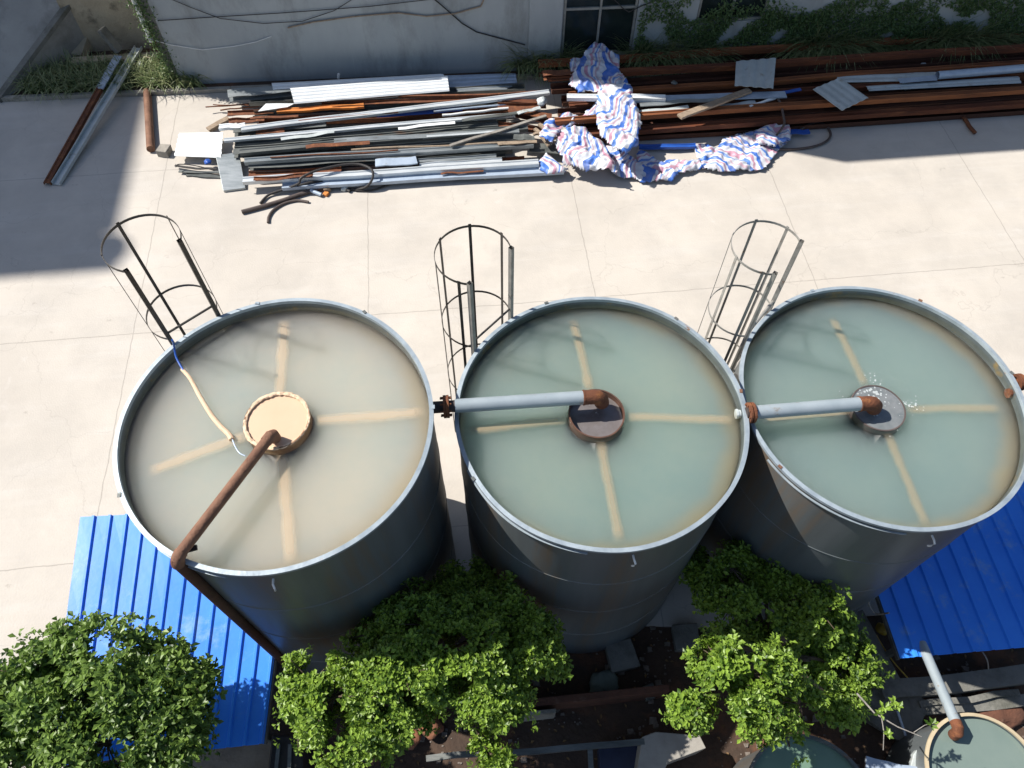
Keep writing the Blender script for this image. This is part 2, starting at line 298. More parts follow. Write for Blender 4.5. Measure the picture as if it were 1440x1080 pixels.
# ------------------------------------------------------------------ world, sun
SAZ, SEL = 163.0, 47.0     # direction towards the sun (from +X, counter-clockwise), elevation
w=bpy.data.worlds.new('World'); sc.world=w; w.use_nodes=True; nt=w.node_tree
sky=nt.nodes.new('ShaderNodeTexSky'); sky.sky_type='NISHITA'; sky.sun_disc=False; sky.sun_elevation=R(SEL); sky.sun_rotation=R(90-SAZ)
nt.links.new(sky.outputs[0], nt.nodes['Background'].inputs[0]); nt.nodes['Background'].inputs[1].default_value=.08
sd=bpy.data.lights.new('sun','SUN'); so=bpy.data.objects.new('sun',sd); COL.objects.link(so); sd.energy=5.0; sd.angle=R(.53); sd.color=(1,.95,.88)
d=Vector((math.cos(R(SAZ))*math.cos(R(SEL)),math.sin(R(SAZ))*math.cos(R(SEL)),math.sin(R(SEL))))
so.rotation_euler=d.to_track_quat('Z','Y').to_euler(); so.location=d*40
vs=sc.view_settings; vs.view_transform='Standard'; vs.look='None'; vs.exposure=0.56; vs.gamma=1

# ------------------------------------------------------------------ ground
mb=MB(); mb.quad((-150,-150,-.06),(150,-150,-.06),(150,150,-.06),(-150,150,-.06))
tag(mb.build('ground',SOIL),kind='structure')
WS=.075  # slope of wall / kerb line
def wl(x,off=0): return 17.36+WS*x+off     # foot of the wall
def kl(x): return 16.42+WS*(x+9)            # kerb line
mb=MB()
slab_s=[(-60,-14),(-6.5,-1),(-6.4,2.9),(-4.0,3.1),(-.9,3.35),(1.5,3.3),(3.1,3.25),(8,3.6),(14,4.6),(60,8)]
pts=[(p[0],p[1]) for p in slab_s]+[(60,kl(60)-.06),(-60,kl(-60)-.06)]
mb.prism(pts,-.055,0.0)
tag(mb.build('pavement',YARD),kind='structure')
# kerb
mb=MB(); xs=[-60+i*1.0 for i in range(121)]
for i in range(len(xs)-1):
    a,b=xs[i]+.004,xs[i+1]-.004
    mb.prism([(a,kl(a)-.055),(b,kl(b)-.055),(b,kl(b)+.055+.03*noise.noise(Vector((b,0,0)))),(a,kl(a)+.055)],-.05,.11)
tag(mb.build('kerb',KERB,bevel=.012),kind='structure')
mb=MB(); mb.quad((-60,kl(-60)+.09,.05),(60,kl(60)+.09,.05),(60,60,.05),(-60,60,.05))
tag(mb.build('planting_bed',SOIL),kind='structure')

# ramp at top left (raised concrete drive)
A0=G(3,142,0.02); A1=G(108,0,1.35)
e=(A1-A0); side=Vector((-1,0,0))
mb=MB(); B0=A0+e*0; B1=A0+e*2.2
n=14
for i in range(n):
    a=A0+(B1-A0)*(i/n); b=A0+(B1-A0)*((i+1)/n)
    mb.quad(a,b,b+Vector((-30,0,0)),a+Vector((-30,0,0)))
    mb.quad((a.x,a.y,-.05),(b.x,b.y,-.05),b,a)
tag(mb.build('ramp',pm('ramp concrete',(.34,.33,.30),(.25,.245,.225),.7,.9,0,.3,25,(.17,.165,.15),1.1,.6,.12)),kind='structure')
mb=MB(); mb.sweep([A0+Vector((-.10,0,.02)),A0+(B1-A0)*.5+Vector((-.10,0,.02)),B1+Vector((-.10,0,.02))],[(-.1,-.05),(.1,-.05),(.1,.05),(-.1,.05)])
tag(mb.build('ramp_edge',CONCD),kind='structure')

# ------------------------------------------------------------------ building at the top of the yard
def on_wall(px,py,off=0):
    r=ray(px,py); t=(17.36+off)/(r.y-WS*r.x); return Vector((r.x*t,r.y*t,H+r.z*t))
wn=Vector((WS,-1,0)).normalized()    # faces the yard
wu=Vector((1,WS,0)).normalized()
xl=G(262,108).x
bld=empty('workshop_building',(xl,wl(xl),0)); tag(bld,'pale blue grey rendered workshop wall behind the scrap pile, in shade','building')
xp0=on_wall(742,90).x; xp1=on_wall(786,90).x
w0=on_wall(787,98).x; w1=on_wall(884,98).x; w2=on_wall(931,60).x
w3=on_wall(976,40).x; w4=on_wall(1077,20).x
def wallbox(mb,x0,x1,z0,z1,front=0.0,depth=.25):
    a=Vector((x0,wl(x0),0))+wn*front; b=Vector((x1,wl(x1),0))+wn*front
    mb.prism([(a.x,a.y),(b.x,b.y),(b.x-wn.x*depth,b.y-wn.y*depth),(a.x-wn.x*depth,a.y-wn.y*depth)],z0,z1)
mb=MB()
# low front wing, then the wall rising with its roof line to the tall block on the right
wallbox(mb,xl,-3.9,0,2.8)
def wprism(mb,poly,depth=.25):
    k=len(poly); n=len(mb.v)
    for off in (0,depth):
        for (x,z) in poly: p=Vector((x,wl(x),z))-wn*off; mb.v.append(tuple(p))
    mb.f.append(tuple(n+i for i in range(k))); mb.f.append(tuple(n+k+i for i in range(k-1,-1,-1)))
    for i in range(k): j=(i+1)%k; mb.f.append((n+i,n+k+i,n+k+j,n+j))
wprism(mb,[(-3.898,0),(w0,0),(w0,11.2),(-2.3,11.5),(-2.6,2.85),(-3.898,2.8)])
wprism(mb,[(w0+.001,3.0),(w3,3.0),(w3,11.0),(w0+.001,11.2)])
wallbox(mb,w1,w3-.001,0,2.998); wallbox(mb,w0+.002,w1-.001,0,.35)
wallbox(mb,w3+.001,w4,0,1.2); wallbox(mb,w3+.001,w4,3.0,10.9); wallbox(mb,w4+.001,26,0,10.8)
mb.build('wall',WALLM,bld)
mb=MB(); wallbox(mb,xp0,xp1,0,5.0,.06,.058); mb.build('pilaster',WALLM,bld,bevel=.01)
mb=MB(); c=Vector((xl-.002,wl(xl),0)); dn=Vector((-.25,1,0)).normalized()
mb.prism([(c.x,c.y),(c.x,c.y+9),(c.x-.2,c.y+9),(c.x-.2,c.y-.0)],0,3.0); mb.build('side_wall',CONCD,bld)
mb=MB(); 
mb.quad((xl,wl(xl),3.0),(-3.9,wl(-3.9),3.0),(-3.9,wl(-3.9)+9,3.2),(xl,wl(xl)+9,3.2)); mb.build('roof',CONCD,bld)
for (a,b,zs) in ((w0,w1,(.35,1.62,3.0)),(w3,w4,(1.2,2.1,3.0))):
    fr=MB()
    wallbox(fr,a+.01,b-.01,zs[0],zs[0]+.06,-.03,.07); wallbox(fr,a+.01,b-.01,zs[1],zs[1]+.06,-.03,.07); wallbox(fr,a+.01,b-.01,zs[2]-.06,zs[2],-.03,.07)
    for q in (0,.5,1):
        x=a+.04+(b-a-.08)*q; wallbox(fr,x-.025,x+.025,zs[0],zs[2],-.02,.07)
    wo=fr.build('window',FRAME,bld)
    g=MB(); wallbox(g,a+.01,b-.01,zs[0],zs[2],-.08,.02); go=g.build('pane',GLASS,wo)
# moss creeping up the corner and cracked render patch
def wall_tubes(name,pxs,r,mat,label,cat,off=.03,group=None):
    P=[on_wall(x,y)+wn*(off) for x,y in pxs]; Q=[]
    for i in range(len(P)-1):
        for k in range(6): Q.append(P[i].lerp(P[i+1],k/6))
    Q.append(P[-1]); mb=MB(); mb.tube(Q,r,6); return tag(mb.build(name,mat,smooth=True),label,cat,group)
wall_tubes('cable',[(222,28),(300,23),(400,17),(520,8),(640,-6)],.009,BLACK,'thin black cable running nearly straight along the upper grey wall','cable')
wall_tubes('cable',[(232,-6),(270,10),(310,25),(370,32),(425,29),(470,14),(505,-8)],.008,BLACK,'thin dark cable sagging in a curve under the straight one on the grey wall','cable')
wall_tubes('cable',[(604,-8),(625,10),(650,32),(670,44),(700,52),(738,62)],.015,BLACK,'thick black cable dropping diagonally across the right of the grey wall','cable')
wall_tubes('hose',[(405,38),(440,30),(500,22),(560,17),(600,22),(640,18),(676,8),(682,-6)],.018,WOOD,'pale tan hose hung along the top of the grey wall','hose')
wall_tubes('wire',[(205,52),(240,62),(285,69),(330,64),(360,58),(382,50)],.009,PVC,'fine pale wire looping low across the left of the grey wall','wire')
wall_tubes('cable',[(860,-5),(875,10),(884,16),(905,6),(930,-3)],.012,BLACK,'dark cable looping beside the dark green window','cable')
# white downpipe
a=G(190,-20,3.4); b=G(214,58,1.3)
b=Vector((xl-.55,wl(xl)+.1,1.35)); b=G(213,58,1.25); a=Vector((b.x,b.y,4.2))
mb=MB(); mb.tube([b,a],.055,12); 
dp=mb.build('downpipe',PVC,smooth=True); tag(dp,'white plastic downpipe ending above the weeds at the building corner','pipe')
mb=MB(); mb.lathe([(.064,-.03),(.064,.03),(.05,.03)],16,(b.x,b.y,b.z+.5)); mb.build('pipe_bracket',GALV,dp)
# beige concrete remains behind the weeds
P=G(108,80,.15); Q=G(140,-12,.9)
mb=MB(); mb.sweep([P,Q],[(-.20,-.15),(.20,-.15),(.20,.12),(-.20,.12)]); tag(mb.build('concrete_beam',CONCB,bevel=.02),'beige concrete beam leaning away behind the left planting bed','beam')
P=G(100,84,.35); Q=G(222,76,.35)
mb=MB(); mb.sweep([P,Q],[(-.12,-.35),(.12,-.35),(.12,.0),(-.12,.0)]); tag(mb.build('low_wall',CONCB,bevel=.02),'low beige concrete sill across the back of the left planting bed','wall')
mb=MB(); a=G(118,76,0); b=G(214,70,0); n=len(mb.v)
mb.prism([(a.x,a.y),(b.x,b.y),(b.x,b.y+.2),(a.x,a.y+.2)],0.05,3.2); tag(mb.build('retaining_wall',CONCB),'beige concrete retaining wall in the gap between ramp and building','wall')
P=G(142,40,1.0); Q=G(168,72,.45)
mb=MB(); mb.sweep([P,Q],[(-.10,-.08),(.10,-.08),(.10,.08),(-.10,.08)]); tag(mb.build('timber',CONCD,bevel=.01),'dark diagonal timber propped in front of the beige retaining wall','timber')

# tower outside the frame that shades the top left of the yard
tw=empty('tower_block',(-20,24,0),R(6)); tag(tw,'tall plain concrete tower block out of view left of the yard, shaped to shade its top left','building')
rot=R(6); ux=Vector((math.cos(rot),math.sin(rot),0)); uy=Vector((-math.sin(rot),math.cos(rot),0))
TE=math.tan(R(SEL)); TH=30.0
sh=Vector((math.cos(R(SAZ)),math.sin(R(SAZ)),0))*(TH/TE)
c0=Vector((-8.55,11.75,0))+sh; c0.z=0
mb=MB(); q0=c0; q1=c0-ux*14; q2=q1+uy*22; q3=q0+uy*22
mb.prism([(q1.x,q1.y),(q0.x,q0.y),(q3.x,q3.y),(q2.x,q2.y)],0,TH); mb.build('wall',CONCD,tw)
mb=MB(); p0=Vector((-8.25,10.65,0))+sh;  # unseen slabs and disc added to shape the shadow band on the yard
mb.prism([tuple((p0-ux*9))[:2],tuple(p0)[:2],tuple(p0+uy*.62)[:2],tuple(p0-ux*9+uy*.5)[:2]],TH-.4,TH); 
mb.prism([tuple((p0-ux*9.2))[:2],tuple(p0-ux*8.9)[:2],tuple(p0-ux*8.9+uy*1.4)[:2],tuple(p0-ux*9.2+uy*1.4)[:2]],TH-.4,TH)
mb.prism([tuple((p0-ux*9))[:2],tuple(p0+ux*.1)[:2],tuple(p0-ux*.1+uy*1.3)[:2],tuple(p0-ux*9+uy*1.3)[:2]],TH-.9,TH-.45)
mb.disc(.5,TH-.2,20,(p0.x-.2,p0.y+.5)); mb.build('shade_beam',CONCD,tw)

# ------------------------------------------------------------------ settling tanks
TR=1.70
TANKS={1:dict(c=(-2.54,4.135),z=5.07),2:dict(c=(1.096,4.54),z=4.63),3:dict(c=(4.553,4.83),z=4.51)}
WM={1:water_mat('murky water tan',(.30,.335,.31),(.42,.375,.285),(.42,.34,.20),.12),
    2:water_mat('murky water green',(.150,.215,.205),(.215,.270,.225),(.25,.25,.13),.12),
    3:water_mat('murky water teal',(.140,.205,.200),(.195,.245,.215),(.30,.27,.14),.12,.05)}
DEEP={1:sss_mat('deep silt tan',(.50,.48,.395),(.385,.44,.40),(.52,.43,.28),TANKS[1]['c']),2:sss_mat('deep silt green',(.27,.335,.29),(.215,.30,.28),(.38,.33,.19),TANKS[2]['c']),3:sss_mat('deep silt teal',(.235,.31,.285),(.20,.28,.27),(.44,.36,.20),TANKS[3]['c'])}
def ringdisc(mb,c,Rr,wc,wr,z,n=128,flip=False):
    k=len(mb.v)
    for i in range(n):
        a=2*math.pi*i/n; mb.v.append((c[0]+Rr*math.cos(a),c[1]+Rr*math.sin(a),z)); mb.v.append((wc[0]+wr*math.cos(a),wc[1]+wr*math.sin(a),z))
    for i in range(n):
        j=(i+1)%n; q=(k+2*i,k+2*j,k+2*j+1,k+2*i+1); mb.f.append(q[::-1] if flip else q)
SILT={1:silt_mat('silt pale',(.60,.46,.31)),2:silt_mat('silt ochre',(.47,.36,.22)),3:silt_mat('silt ochre dim',(.42,.33,.20))}
tl={1:'tan tank on the left, filled with slurry',2:'',3:''}
tanks={}
lab={1:'large steel settling tank on the left holding tan cloudy water',2:'large steel settling tank in the middle holding grey green water',3:'large steel settling tank on the right holding teal water with bubbles'}
arms={1:[(399,452),(410,790),(594,580),(212,662)],2:[(806,452),(870,760),(1030,590),(656,605)],3:[(1171,448),(1303,738),(1405,574),(1070,590)]}
wellpx={1:(390,592),2:(839,581),3:(1236,572)}
for t,T in TANKS.items():
    cx_,cy_=T['c']; zt=T['z']; root=empty('settling_tank',(cx_,cy_,0)); tanks[t]=root
    tag(root,lab[t],'tank',"steel settling tanks in a row")
    mb=MB(); prof=[(TR,0.02)]
    for z in (zt*.25,zt*.5,zt*.75): prof+=[(TR,z-.012),(TR+.006,z-.006),(TR+.006,z+.006),(TR,z+.012)]
    prof+=[(TR,zt-.02)]
    mb.lathe(prof,160,(cx_,cy_,0),wob=.012,seed=t); mb.build('tank_wall',STEEL,root,True)
    mb=MB(); mb.lathe([(TR-.022,zt-.02),(TR-.022,zt-1.0)],160,(cx_,cy_,0),wob=.012,seed=t); mb.build('inner_wall',INNER,root,True)
    # rim flange
    mb=MB(); mb.lathe([(TR-.024,zt-.045),(TR+.024,zt-.04),(TR+.024,zt),(TR-.024,zt+.004)],160,(cx_,cy_,0),True,.012,t)
    mb.build('rim',RIM,root,True)
    # second thin lap plate below the rim on the near side
    mb=MB(); a0,a1={1:(235,262),2:(205,262),3:(208,265)}[t],0
    P=[]
    for i in range(25):
        a=R(a0[0]+(a0[1]-a0[0])*i/24); wb=1+.012*noise.noise(Vector((math.cos(a)*1.3+t,math.sin(a)*1.3,t))); P.append((cx_+(TR*wb+.02)*math.cos(a),cy_+(TR*wb+.02)*math.sin(a),zt-.10))
    mb.sweep(P,[(-.012,-.006),(.012,-.006),(.012,.006),(-.012,.006)]); mb.build('lap_plate',RIM,root)
    # rim lugs / seams
    for a in (109,58,12,-150):
        mb=MB(); aa=R(a+rnd.uniform(-6,6)); c=(cx_+(TR+.02)*math.cos(aa),cy_+(TR+.02)*math.sin(aa),zt+.006); mb.box(c,.035,.05,.008,aa+rnd.uniform(-.4,.4)); 
        if rnd.random()<.75: mb.build('rim_tab',rnd.choice([RIM,GALVD,RUSTP,GALVD]),root)
    zw=zt-.095; T['zw']=zw
    wr={1:.36,2:.335,3:.325}[t]; wc=G(*wellpx[t],zw+.03)
    mb=MB(); ringdisc(mb,(cx_,cy_),TR-.026,wc,wr+.01,zw-.08); ringdisc(mb,(cx_,cy_),TR-.026,wc,wr+.01,zw-1.2,flip=True)
    mb.lathe([(TR-.026,zw-1.2),(TR-.026,zw-.08)],128,(cx_,cy_,0)); mb.lathe([(wr+.01,zw-.08),(wr+.01,zw-1.2)],128,(wc.x,wc.y,0)); ob=mb.build('sludge_bed',DEEP[t],root)
    bmx=bmesh.new(); bmx.from_mesh(ob.data); bmesh.ops.remove_doubles(bmx,verts=bmx.verts,dist=.0005); bmesh.ops.recalc_face_normals(bmx,faces=bmx.faces); bmx.to_mesh(ob.data); bmx.free()
    mb=MB(); ringdisc(mb,(0,0),TR-.024,(wc.x-cx_,wc.y-cy_),wr-.004,0); wo=mb.build('water',WM[t],None); wo.location=(cx_,cy_,zw); wo.parent=root; wo.matrix_parent_inverse=Matrix.Translation(-Vector((cx_,cy_,0)))
    wc=G(*wellpx[t],zw+.03); T['well']=wc
    for i,(ax,ay) in enumerate(arms[t]):
        e=G(ax,ay,zw-.03); dv=(e-wc); dv.z=0; ln=dv.length; dv.normalize(); sd_=Vector((-dv.y,dv.x,0)); a=wc+dv*.30; b=wc+dv*(ln+.06)
        a.z=b.z=zw-.025; nS=16; wdt=.10 if t==1 else .085; me=bpy.data.meshes.new('sludge_arm'); vv=[]; ff=[]; uvs=[]
        for k in range(nS+1):
            p=a.lerp(b,k/nS); jig=.012*noise.noise(Vector((p.x*2,p.y*2,t)))
            for u in (0,.25,.5,.75,1): vv.append(tuple(p+sd_*((u-.5)*wdt*2+jig)+Vector((0,0,-.012*(abs(u-.5)*2)**2)))); uvs.append((u,k/nS))
        for k in range(nS):
            for u in range(4): ff.append((k*5+u,k*5+u+1,(k+1)*5+u+1,(k+1)*5+u))
        me.from_pydata(vv,[],ff); l=me.uv_layers.new(name='UVMap')
        for p in me.polygons:
            p.use_smooth=True
            for li in p.loop_indices: l.data[li].uv=uvs[me.loops[li].vertex_index]
        me.materials.append(SILT[t]); o=bpy.data.objects.new('sludge_arm',me); COL.objects.link(o); o.parent=root; o.matrix_parent_inverse=Matrix.Translation(-Vector((cx_,cy_,0)))
    # centre well
    top={1:.055,2:.035,3:.012}[t]
    mb=MB(); mb.lathe([(wr,-.35),(wr,top),(wr-.016,top),(wr-.016,-.35)],48,(wc.x,wc.y,zw),wob=.02,seed=t+5)
    well=mb.build('centre_well',{1:pm('tan coated rust',(.34,.20,.11),(.20,.10,.05),8,.8),2:pm('wet dark rust',(.13,.06,.035),(.07,.035,.025),8,.5),3:pm('wet rust',(.12,.09,.08),(.08,.06,.055),8,.4)}[t],root,True)
    if t==1:
        mb=MB(); mb.disc(wr-.015,zw+.03,48,(wc.x,wc.y)); mb.build('slurry_surface',SLUR,well)
        mb=MB(); nA=200; nC=9
        for i_ in range(nA):
            a=2*math.pi*i_/nA; am=.5+.5*noise.noise(Vector((math.cos(a)*1.6,math.sin(a)*1.6,5)))
            east=max(0,math.cos(a-R(-25)))**2; am*=(1-.75*east)
            for c_ in range(nC):
                b_=2*math.pi*c_/nC; rr=(.010+.016*am)*(1+.5*noise.noise(Vector((math.cos(a)*9,math.sin(a)*9,c_*.5))))
                R_r=wr-.012+rr*math.cos(b_)*1.25; mb.v.append((wc.x+R_r*math.cos(a),wc.y+R_r*math.sin(a),zw+.045+rr*math.sin(b_)*.8))
        for i_ in range(nA):
            i2=(i_+1)%nA
            for c_ in range(nC): c2_=(c_+1)%nC; mb.f.append((i_*nC+c_,i2*nC+c_,i2*nC+c2_,i_*nC+c2_))
        mb.build('foam_crust',FOAM,well,True)
    else:
        bm_=pm('wet grey slurry %d'%t,(.17,.155,.155) if t==2 else (.20,.21,.215),(.12,.105,.10) if t==2 else (.12,.14,.145),5,.12,0,.25,12,(.55,.55,.55),5.0,.67 if t==2 else .64,.025,detail=9)
        mb=MB(); mb.disc(wr-.015,zw-(.06 if t==2 else -.004),48,(wc.x,wc.y)); mb.build('foamy_surface',bm_,well)
        if t==3:
            fm=pm('foam film',(.62,.66,.66),(.5,.55,.55),6,.4); nt=fm.node_tree; N=nt.nodes; K=nt.links
            g_=N.new('ShaderNodeNewGeometry'); vo=N.new('ShaderNodeTexVoronoi'); vo.inputs['Scale'].default_value=26; K.new(g_.outputs['Position'],vo.inputs['Vector'])
            nn_=N.new('ShaderNodeTexNoise'); nn_.inputs['Scale'].default_value=3; nn_.inputs['Detail'].default_value=5; K.new(g_.outputs['Position'],nn_.inputs['Vector'])
            sb=N.new('ShaderNodeMath'); sb.operation='MULTIPLY_ADD'; sb.inputs[1].default_value=-1.9; K.new(nn_.outputs['Fac'],sb.inputs[0]); K.new(vo.outputs['Distance'],sb.inputs[2])
            mr_=N.new('ShaderNodeMapRange'); mr_.inputs[1].default_value=-.93; mr_.inputs[2].default_value=-.82; mr_.inputs[3].default_value=.75; mr_.inputs[4].default_value=0; K.new(sb.outputs[0],mr_.inputs[0])
            K.new(mr_.outputs[0],N['Principled BSDF'].inputs['Alpha'])
            mb=MB(); mb.disc(wr+.20,zw+.008,48,(wc.x+.04,wc.y-.02)); mb.build('foam_film',fm,well)
    # white outlet stub on near wall
    hx={1:(385,814),2:(890,782),3:(1312,760)}[t]; p=G(*hx,zt-.22)
    ang=math.atan2(p.y-cy_,p.x-cx_); 
    base=Vector((cx_+TR*math.cos(ang),cy_+TR*math.sin(ang),zt-.2)); o_=Vector((math.cos(ang),math.sin(ang),0))
    mb=MB(); mb.tube([base,base+o_*.06,base+o_*.09+Vector((.01,0,-.03)),base+o_*.09+Vector((.0,0,-.10)),base+o_*.075+Vector((-.01,0,-.14))],.012,8); mb.build('lifting_hook',PVC,root,True)
# outlet sockets
def on_tank(t,ang,z,r=TR): c=TANKS[t]['c']; return Vector((c[0]+r*math.cos(R(ang)),c[1]+r*math.sin(R(ang)),z))
for t,px,mat in ((2,(1033,581),WHITED),(3,(1417,552),RUST)):
    p=G(*px,TANKS[t]['z']-.1); c=TANKS[t]['c']; a=math.degrees(math.atan2(p.y-c[1],p.x-c[0])); q=on_tank(t,a,TANKS[t]['z']-.12,TR-.02); inn=(Vector((c[0],c[1],q.z))-q).normalized()
    mb=MB(); mb.tube([q,q+inn*.05],.05,14); mb.tube([q+inn*.03,q+inn*.055],.062,8); mb.build('outlet_socket',mat,tanks[t],True)
# outlet nozzle at the far right of the right tank
q=on_tank(3,9,TANKS[3]['z']-.12); o_=(q-Vector((TANKS[3]['c'][0],TANKS[3]['c'][1],q.z))).normalized()
mb=MB(); mb.tube([q,q+o_*.3],.06,14); mb.tube([q+o_*.10,q+o_*.13],.11,16); mb.tube([q+o_*.14,q+o_*.17],.11,16); mb.build('outlet_nozzle',RUST,tanks[3],True)

# ------------------------------------------------------------------ pipes
def pipe_over(t,p0,p1,zp,label,stub_from=None):
    """pale pipe entering tank t from p0 (pixel) and ending in a rusty elbow above the well"""
    a=G(*p0,zp); b=G(*p1,zp); dv=(b-a).normalized(); r=.082
    root=empty('overflow_pipe',tuple(a)); tag(root,label,'pipe','pale overflow pipes between the tanks')
    mb=MB(); mb.tube([a,b],r,24); mb.build('pipe',PIPEW,root,True)
    mb=MB(); mb.tube([b-dv*.01,b+dv*.10,b+dv*.16+Vector((0,0,-.02)),b+dv*.205+Vector((0,0,-.07)),b+dv*.22+Vector((0,0,-.15))],r+.006,20); mb.tube([b-dv*.02,b+dv*.0],r+.012,20)
    mb.tube([b+dv*.22+Vector((0,0,-.151)),b+dv*.22+Vector((0,0,-.152))],r-.012,20)
    mb.build('elbow',RUST,root,True)
    return root,a,b,dv,r
r2,a,b,dv,r=pipe_over(2,(640,571),(822,559),TANKS[2]['z']+.12,'pale grey pipe with rusty elbow carrying water into the middle tank')
mb=MB(); f0=a-dv*.03
mb.tube([a-dv*.27,a+dv*.0],r-.012,20,caps=False); mb.build('rusty_stub',pm('dark rusted stub',(.06,.045,.042),(.035,.03,.03),8,.7),r2,True)
mb=MB(); mb.tube([a-dv*.135,a-dv*.105],.135,24); mb.tube([a-dv*.10,a-dv*.07],.135,24); fl=mb.build('flange',RUST,r2,True)
for k in range(8):
    an=k*math.pi/4+.3; s_=Vector((-dv.y,dv.x,0)); c=a-dv*.10+s_*(.11*math.cos(an))+Vector((0,0,.11*math.sin(an))); mb=MB(); mb.tube([c-dv*.07,c+dv*.06],.012,6); mb.build('bolt',RUST,fl)
r3,a,b,dv,r=pipe_over(3,(1062,580),(1210,568),TANKS[3]['z']+.12,'shorter pale grey pipe with rusty elbow carrying water into the right tank')
mb=MB(); mb.tube([a-dv*.09,a-dv*.065],.125,24); mb.tube([a-dv*.05,a-dv*.02],.125,24); fl=mb.build('flange',RUST,r3,True)
for k in range(8):
    an=k*math.pi/4+.3; s_=Vector((-dv.y,dv.x,0)); c=a-dv*.055+s_*(.10*math.cos(an))+Vector((0,0,.10*math.sin(an))); mb=MB(); mb.tube([c-dv*.05,c+dv*.05],.012,6); mb.build('bolt',RUST,fl)
mb=MB(); mb.tube([a-dv*.11,a],r-.012,16); mb.build('rusty_stub',MATS['dark rusted stub'],r3,True)
# rusty inlet pipe of tank 1
zp=TANKS[1]['z']+.10; e1=G(246,788,zp); e0=G(378,616,zp); dv=(e1-e0).normalized(); r=.058
root=empty('inlet_pipe',(e1.x,e1.y,0)); tag(root,'rusty brown pipe rising beside the left tank and reaching over its centre well','pipe')
mb=MB(); mb.tube([e0,e1-dv*.09],r,22); mb.build('pipe',RUSTP,root,True)
mb=MB(); K=[e1-dv*.10]
for k in range(1,7):
    an=k/6*math.pi/2; K.append(e1-dv*.10+dv*(.10*math.sin(an))+Vector((0,0,-.10*(1-math.cos(an)))))
mb.tube(K,r+.008,20); mb.build('elbow',RUSTP,root,True)
mb=MB(); mb.tube([e1+Vector((0,0,-.1)),Vector((e1.x,e1.y,0))],r,22); mb.build('riser',pm('dark riser',(.10,.045,.028),(.06,.028,.02),5,.8,0,.3),root,True)
mb=MB(); mb.tube([e0+dv*.05,e0-dv*.03,e0-dv*.06+Vector((0,0,-.03)),e0-dv*.065+Vector((0,0,-.12))],r+.006,18); mb.build('spout',RUSTP,root,True)
mb=MB(); mb.box(e1-dv*.16+Vector((0,0,-.09)),.16,.05,.03,.3); mb.build('bracket',BLACK,root)

# silt coated cord and blue hose in tank 1
zw=TANKS[1]['zw']
def curve(pxs,sub=6):
    P=[Vector(G(x,y,z)) for x,y,z in pxs]; Q=[]
    for i in range(len(P)-1):
        p0=P[max(i-1,0)];p1=P[i];p2=P[i+1];p3=P[min(i+2,len(P)-1)]
        for k in range(sub):
            t=k/sub; Q.append(.5*((2*p1)+(-p0+p2)*t+(2*p0-5*p1+4*p2-p3)*t*t+(-p0+3*p1-3*p2+p3)*t**3))
    Q.append(P[-1]); return Q
hz=TANKS[1]['z']
hs=empty('sampling_hose',tuple(G(244,487,hz+.05))); tag(hs,'thin blue hose draped over the left tank rim, coated in tan silt','hose')
mb=MB(); mb.tube(curve([(242,478,hz+.35),(245,488,hz+.05),(248,503,hz-.05),(258,521,zw+.01)]),.012,8); mb.build('hose',BLUE,hs,True)
mb=MB(); mb.tube(curve([(256,519,zw),(268,533,zw),(281,557,zw),(295,580,zw),(308,597,zw),(322,611,zw),(326,618,zw)]),.022,8,r2=.032); mb.build('silt_coating',FOAM,hs,True)
mb=MB(); mb.tube(curve([(327,618,zw+.01),(331,628,zw+.015),(337,637,zw+.02),(345,641,zw+.02)]),.008,8); mb.build('hose_end',BLUEL,hs,True)

